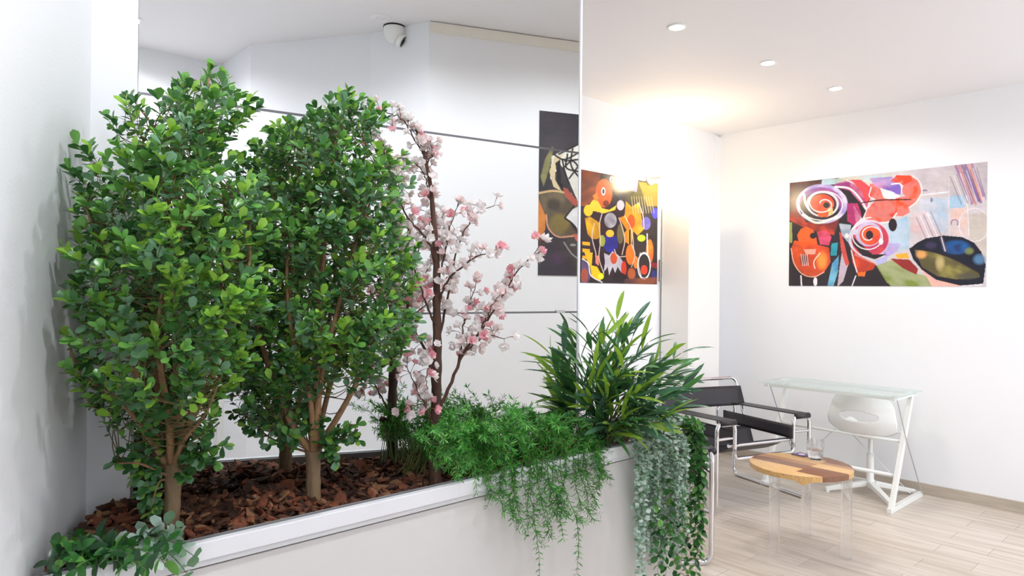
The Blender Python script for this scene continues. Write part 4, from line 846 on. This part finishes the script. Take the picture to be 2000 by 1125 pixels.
# ------------------------------------------------------------ tubular leather armchairs
def armchair(loc, rz, label):
    r = thing('tubular_armchair', loc, label, 'chair', rz=rz, group='black leather armchairs with tubular frames'); TR = .0125
    W2, F, B, I = .395, -.345, .345, .250; za = .565
    BK = lambda z: .30-(.745-z)*.36
    def T(P, name, fil=.055, rad=TR): return MB().tube(fillet(P, fil, 7), rad, 14).build(name, CHROME, r, autosmooth=60)
    for s in (-1, 1):
        T([(s*I, F, .36), (s*I, F, za), (s*W2, F, za), (s*W2, F, TR), (s*W2, B, TR), (s*W2, B, za-.02), (s*(I-.02), B, za-.02), (s*(I-.02), B, .40)], 'side_frame')
        T([(s*W2, F, .465), (s*I, F+.01, .465)], 'side_brace', rad=.009)
    T([(-I, F, .40), (-I, F, .335), (I, F, .335), (I, F, .40)], 'front_rail')
    T([(-I-.035, F+.02, .415), (I+.035, F+.02, .415)], 'seat_bar', rad=.0115)
    T([(-I+.01, B-.20, .27), (I-.01, B-.20, .27)], 'seat_bar', rad=.0115)
    T([(-.355, BK(.25), .25), (-.355, BK(.50), .50), (-.355, BK(.742), .742), (.355, BK(.742), .742), (.355, BK(.50), .50), (.355, BK(.25), .25)], 'back_frame', .05)
    def sheet(fn, nu, nv, name, th=.005):
        G = np.array([[fn(i/(nu-1), j/(nv-1)) for j in range(nv)] for i in range(nu)]); N = np.cross(np.gradient(G, axis=0), np.gradient(G, axis=1)); N = nrm(N)
        V = np.concatenate([(G+N*th/2).reshape(-1, 3), (G-N*th/2).reshape(-1, 3)]); k = nu*nv; Fc = []
        ix = lambda i, j: i*nv+j
        for i in range(nu-1):
            for j in range(nv-1): Fc += [(ix(i, j), ix(i+1, j), ix(i+1, j+1), ix(i, j+1)), (k+ix(i, j+1), k+ix(i+1, j+1), k+ix(i+1, j), k+ix(i, j))]
        for i in range(nu-1): Fc += [(ix(i+1, 0), ix(i, 0), k+ix(i, 0), k+ix(i+1, 0)), (ix(i, nv-1), ix(i+1, nv-1), k+ix(i+1, nv-1), k+ix(i, nv-1))]
        for j in range(nv-1): Fc += [(ix(0, j), ix(0, j+1), k+ix(0, j+1), k+ix(0, j)), (ix(nu-1, j+1), ix(nu-1, j), k+ix(nu-1, j), k+ix(nu-1, j+1))]
        return MB().add(V, Fc).build(name, LEATHER, r, smooth=True)
    sheet(lambda a, b: (-.235+.47*a, F+.01+(B-.20-F)*b, .43-.15*b-.045*math.sin(math.pi*b)), 10, 14, 'seat')
    bp = BK
    sheet(lambda a, b: (-.372+.744*a, bp(.55+.135*b)-.016+.03*math.sin(math.pi*a), .55+.135*b), 16, 6, 'upper_back')
    sheet(lambda a, b: (-.368+.736*a, bp(.27+.14*b)-.018+.02*math.sin(math.pi*a), .27+.14*b), 16, 6, 'lower_back')
    for s in (-1, 1):
        sheet(lambda a, b: (s*(I+.012+(W2-I-.03)*a), F-.014+(B-F+.02)*b, za+.017-.02*b), 5, 12, 'arm_strap')
        sheet(lambda a, b: (s*(I-.016), F-.010+(B-F-.05)*b, .425+.085*a), 5, 12, 'side_strap')
        MB().tube([(s*(I+.012), F-.012, za+.004), (s*(W2-.02), F-.012, za+.004)], .019, 12).build('arm_strap_end', LEATHER, r, smooth=True)
    return r
armchair((1.476, 4.761, 0), math.radians(25.6), 'black leather tubular armchair facing the round coffee table, back and both arms in view')
armchair((.672, 3.905, 0), math.radians(90), 'black leather tubular armchair mostly hidden behind the hanging vine and planter end')

# ------------------------------------------------------------ coffee table, tumbler, coaster
CT = np.array([1.567, 3.755, 0]); ZT = .455; RT_ = .260
ct = thing('coffee_table', CT, 'round patchwork-wood coffee table on three clear acrylic legs', 'table')
WM = bpy.data.materials.new('patchwork_wood'); WM.use_nodes = True; nt = WM.node_tree; b = nt.nodes['Principled BSDF']
tc = nt.nodes.new('ShaderNodeTexCoord'); mp = nt.nodes.new('ShaderNodeMapping'); mp.inputs['Rotation'].default_value = (0, 0, math.radians(38)); nt.links.new(tc.outputs['Object'], mp.inputs[0])
bd = nrm(atz(1648, 921, .455)-atz(1500, 891, .455)); mp.inputs['Rotation'].default_value = (0, 0, -math.atan2(bd[1], bd[0]))
sx = nt.nodes.new('ShaderNodeSeparateXYZ'); nt.links.new(mp.outputs[0], sx.inputs[0])
def band(cols, offs):
    r_ = nt.nodes.new('ShaderNodeValToRGB'); r_.color_ramp.interpolation = 'CONSTANT'; e_ = r_.color_ramp.elements
    mr = nt.nodes.new('ShaderNodeMapRange'); mr.inputs[1].default_value = -.27; mr.inputs[2].default_value = .27; nt.links.new(sx.outputs['Y'], mr.inputs[0]); nt.links.new(mr.outputs[0], r_.inputs[0])
    while len(e_) < len(cols): e_.new(.5)
    for k_, (c_, o_) in enumerate(zip(cols, offs)): e_[k_].position = o_; e_[k_].color = lin(c_)+[1]
    return r_
LTn, DKb, MDb = (226, 184, 124), (138, 94, 68), (186, 136, 90)
b1 = band([LTn, DKb, MDb, LTn, DKb], [0, .33, .5, .62, .82]); b2 = band([LTn, DKb, LTn, MDb, DKb], [0, .18, .48, .66, .74])
br = nt.nodes.new('ShaderNodeMix'); br.data_type = 'RGBA'; cm = nt.nodes.new('ShaderNodeMath'); cm.operation = 'GREATER_THAN'; cm.inputs[1].default_value = .06; nt.links.new(sx.outputs['X'], cm.inputs[0]); nt.links.new(cm.outputs[0], br.inputs[0]); nt.links.new(b1.outputs[0], br.inputs[6]); nt.links.new(b2.outputs[0], br.inputs[7])
mp2 = nt.nodes.new('ShaderNodeMapping'); mp2.inputs['Scale'].default_value = (6, 60, 6); nt.links.new(mp.outputs[0], mp2.inputs[0])
no = nt.nodes.new('ShaderNodeTexNoise'); no.inputs['Detail'].default_value = 6; no.inputs['Distortion'].default_value = 1.2; nt.links.new(mp2.outputs[0], no.inputs[0])
rp = nt.nodes.new('ShaderNodeValToRGB'); rp.color_ramp.elements[0].position = .3; rp.color_ramp.elements[0].color = (.6, .52, .45, 1); rp.color_ramp.elements[1].position = .7; rp.color_ramp.elements[1].color = (1, 1, 1, 1); nt.links.new(no.outputs[0], rp.inputs[0])
mx = nt.nodes.new('ShaderNodeMix'); mx.data_type = 'RGBA'; mx.blend_type = 'MULTIPLY'; mx.inputs[0].default_value = .8; nt.links.new(br.outputs[2], mx.inputs[6]); nt.links.new(rp.outputs[0], mx.inputs[7]); nt.links.new(mx.outputs[2], b.inputs['Base Color']); b.inputs['Roughness'].default_value = .3
k = 72; q = MB()
an = np.arange(k)*2*math.pi/k; rr = RT_*(1+.006*np.sin(an*3)+.004*np.sin(an*7+1)); zb = np.full(k, ZT-.028)
nb = np.exp(-((((an-math.radians(250)+math.pi) % (2*math.pi))-math.pi)/.10)**2); zb -= .022*nb
top = np.c_[np.cos(an)*rr, np.sin(an)*rr, np.full(k, ZT-.003)]; ti = np.c_[np.cos(an)*(rr-.004), np.sin(an)*(rr-.004), np.full(k, ZT)]; bo = np.c_[np.cos(an)*rr*(1-.0*nb), np.sin(an)*rr, zb]; bi = np.c_[np.cos(an)*rr*.9, np.sin(an)*rr*.9, np.full(k, ZT-.028)]
V = np.concatenate([ti, top, bo, bi]); F = [tuple(range(k))]+[tuple(range(4*k-1, 3*k-1, -1))]
for L in range(3): F += [(L*k+(j+1) % k, L*k+j, (L+1)*k+j, (L+1)*k+(j+1) % k) for j in range(k)]
q.add(V, F).build('tabletop', WM, ct, autosmooth=40)
ACR = mat('clear_acrylic', (250, 250, 250), .03, trans=.9, ior=1.15, spec=.5); ACR.node_tree.nodes['Principled BSDF'].inputs['Alpha'].default_value = .5
for P in (atz(1510, 1086, 0), atz(1574, 1046, 0), atz(1655, 1092, 0)):
    d = P-CT; d[2] = 0
    MB().lathe([(.0265, .0), (.027, .002), (.027, ZT-.030), (.0001, ZT-.030)], 24, c=d*.97).build('leg', ACR, ct, autosmooth=40)
tb_ = atz(1592, 897, ZT)
tum = thing('water_glass', (tb_[0], tb_[1], ZT), 'faceted glass tumbler of water on the wooden coffee table', 'glass')
GL = mat('clear_glass', (255, 255, 255), .0, trans=1, ior=1.3); GL.node_tree.nodes['Principled BSDF'].inputs['Alpha'].default_value = .6
MB().lathe([(.0001, 0), (.035, 0), (.038, .004), (.044, .05), (.046, .108), (.0445, .108), (.042, .05), (.035, .012), (.0001, .010)], 12, ).build('tumbler', GL, tum, autosmooth=20)
MB().lathe([(.0001, .0105), (.0345, .0125), (.0410, .052), (.0001, .052)], 24).build('water', mat('water', (255, 255, 255), 0, trans=1, ior=1.2), tum, autosmooth=40)
cb = atz(1566, 889, ZT); co_ = thing('coaster', (cb[0], cb[1], ZT), 'small dark purple coaster lying behind the water glass', 'coaster', rz=.6)
MB().box((-.04, -.04, 0), (.04, .04, .005)).build('pad', mat('purple_felt', (92, 78, 108), .7), co_, bevel=.002)
MB().lathe([(.0001, .006), (.018, .006), (.018, .005)], 20).build('emblem', mat('pale_lilac', (190, 180, 205), .6), co_)

# ------------------------------------------------------------ glass desk
dk = thing('glass_desk', uv(4.95, 2.0), 'glass-topped desk on a white crossed metal frame against the right wall', 'desk'); dorg = uv(4.95, 2.0)
def DB(q, name, ma, **kk): q.v = [x-dorg for x in q.v]; return q.build(name, ma, dk, **kk)
GT = mat('green_tinted_glass', (216, 244, 238), .02, trans=.92, ior=1.3); GT.node_tree.nodes['Principled BSDF'].inputs['Alpha'].default_value = .55
d0, d1, e0, e1 = 4.72, 5.16, 1.545, 2.475; zt = .735
DB(MB().box((d0, e0, zt-.010), (d1, e1, zt), M=MUV), 'glass_top', GT, bevel=.001)
q = MB(); q.box((d0+.03, e0+.03, zt-.032), (d0+.055, e1-.03, zt-.012), M=MUV); q.box((d1-.055, e0+.03, zt-.032), (d1-.03, e1-.03, zt-.012), M=MUV); DB(q, 'top_rail', WMETAL, bevel=.002)
for ev in (e0+.03, e1-.06):
    q = MB(); c = ev+.015
    q.box((4.70, c-.015, 0), (5.28, c+.015, .032), M=MUV); q.box((d0+.02, c-.015, zt-.034), (d1-.01, c+.015, zt-.012), M=MUV)
    a0, a1 = uv(4.74, c, .03), uv(5.08, c, zt-.03); w_ = u*.02
    V = [a0-w_-v*.014, a0+w_-v*.014, a0+w_+v*.014, a0-w_+v*.014, a1-w_-v*.014, a1+w_-v*.014, a1+w_+v*.014, a1-w_+v*.014]
    q.add(V, [(3, 2, 1, 0), (4, 5, 6, 7), (0, 1, 5, 4), (1, 2, 6, 5), (2, 3, 7, 6), (3, 0, 4, 7)])
    DB(q, 'side_frame', WMETAL, bevel=.002)
    DB(MB().tube([uv(4.76, c-.022, zt-.03), uv(4.92, c-.022, .45), uv(5.24, c-.022, .03)], .0035, 8), 'tension_rod', ALU)
q = MB().tube([uv(4.93, e0+.05, .42), uv(4.93, e1-.05, .42)], .009, 10); DB(q, 'crossbar', WMETAL, smooth=True)
q = MB().tube([uv(4.83, e0+.05, .215), uv(4.83, e1-.05, .215)], .011, 10); DB(q, 'crossbar', WMETAL, smooth=True)
q = MB().tube([uv(5.1, e0+.05, .05), uv(5.0, 1.95, .42)], .0025, 6); q.tube([uv(5.1, e1-.05, .05), uv(5.0, 2.05, .42)], .0025, 6); DB(q, 'wire_brace', ALU); reframe(dk, UA)

# ------------------------------------------------------------ white swivel chair
SC = uv(5.09, 1.845)
sc_ = thing('swivel_chair', SC, 'white plastic swivel chair with an oval back opening, tucked under the glass desk', 'chair', rz=math.atan2(u[1], u[0]))
# local +x points to the wall (u), +y = v (to the left in the picture)
for k_ in range(4):
    a = math.radians(43+90*k_); d = np.array([math.cos(a), math.sin(a), 0]); p = np.array([-d[1], d[0], 0])
    V = [d*.03-p*.022+[0, 0, .05], d*.03+p*.022+[0, 0, .05], d*.30+p*.016+[0, 0, .008], d*.30-p*.016+[0, 0, .008], d*.03-p*.022+[0, 0, .085], d*.03+p*.022+[0, 0, .085], d*.30+p*.016+[0, 0, .034], d*.30-p*.016+[0, 0, .034]]
    MB().add(V, [(3, 2, 1, 0), (4, 5, 6, 7), (0, 1, 5, 4), (1, 2, 6, 5), (2, 3, 7, 6), (3, 0, 4, 7)]).build('base_leg', WMETAL, sc_, bevel=.004)
    MB().lathe([(.0001, 0), (.014, 0), (.014, .010), (.0001, .010)], 14, c=d*.285).build('glide', PLASTIC, sc_)
MB().lathe([(.03, .045), (.03, .09), (.024, .10), (.024, .27), (.014, .275), (.014, .40), (.0001, .40)], 20).build('post', WMETAL, sc_, autosmooth=40)
MB().lathe([(.0001, .385), (.08, .385), (.09, .40), (.0001, .405)], 20).build('seat_plate', WMETAL, sc_, autosmooth=40)
def shell():
    nu, nv = 61, 90; t = np.linspace(0, 1, nv)      # t: front edge -> seat -> back top ; the back stands away from the wall (towards the room), open side to the wall
    prof = curve([(.15, 0, .405), (.135, 0, .425), (.06, 0, .415), (-.06, 0, .412), (-.16, 0, .425), (-.205, 0, .49), (-.225, 0, .60), (-.235, 0, .715)], nv)
    G = np.zeros((nu, nv, 3)); 
    for j in range(nv):
        wdt = np.interp(t[j], [0, .06, .25, .5, .65, .85, .95, 1], [.15, .19, .215, .22, .222, .195, .16, .10])
        for i in range(nu):
            a = -1+2*i/(nu-1); x, _, z = prof[j]; up = .055*abs(a)**3*(1 if t[j] < .5 else max(0, 1-(t[j]-.5)*2)); fw = .075*abs(a)**2.2*max(0, min(1, (t[j]-.45)*3))
            G[i, j] = (x+fw, a*wdt, z+up)
    keep = lambda i, j: not (j > nv*.45 and (G[int(i), int(j), 1]/.125)**2+((G[int(i), int(j), 2]-.548)/.036)**2 < 1)
    N = nrm(np.cross(np.gradient(G, axis=0), np.gradient(G, axis=1))); th = .009; q = MB(); k = nu*nv; V = np.concatenate([(G+N*th/2).reshape(-1, 3), (G-N*th/2).reshape(-1, 3)]); F = []; ed = {}
    for i in range(nu-1):
        for j in range(nv-1):
            if not keep(i+.5, j+.5): continue
            qd = [i*nv+j, (i+1)*nv+j, (i+1)*nv+j+1, i*nv+j+1]; F += [tuple(qd), tuple(x+k for x in qd[::-1])]
            for a, b in zip(qd, qd[1:]+qd[:1]):
                if (b, a) in ed: ed.pop((b, a))
                else: ed[(a, b)] = 1
    F += [(b, a, a+k, b+k) for a, b in ed]
    q.add(V, F).build('seat_shell', PLASTIC, sc_, smooth=True)
shell()

# ------------------------------------------------------------ fill light added outside the unseen window
A = bpy.data.lights.new('added_daylight', 'AREA'); A.shape = 'RECTANGLE'; A.size = 2.1; A.size_y = 2.1; A.energy = FILL_W; A.color = (.86, .92, 1)
ao = bpy.data.objects.new('added_daylight', A); COL.objects.link(ao); P = uv(4.18, -3.2, 1.38); ao.location = tuple(P); ao.rotation_euler = Vector(tuple(v)).to_track_quat('-Z', 'Y').to_euler()
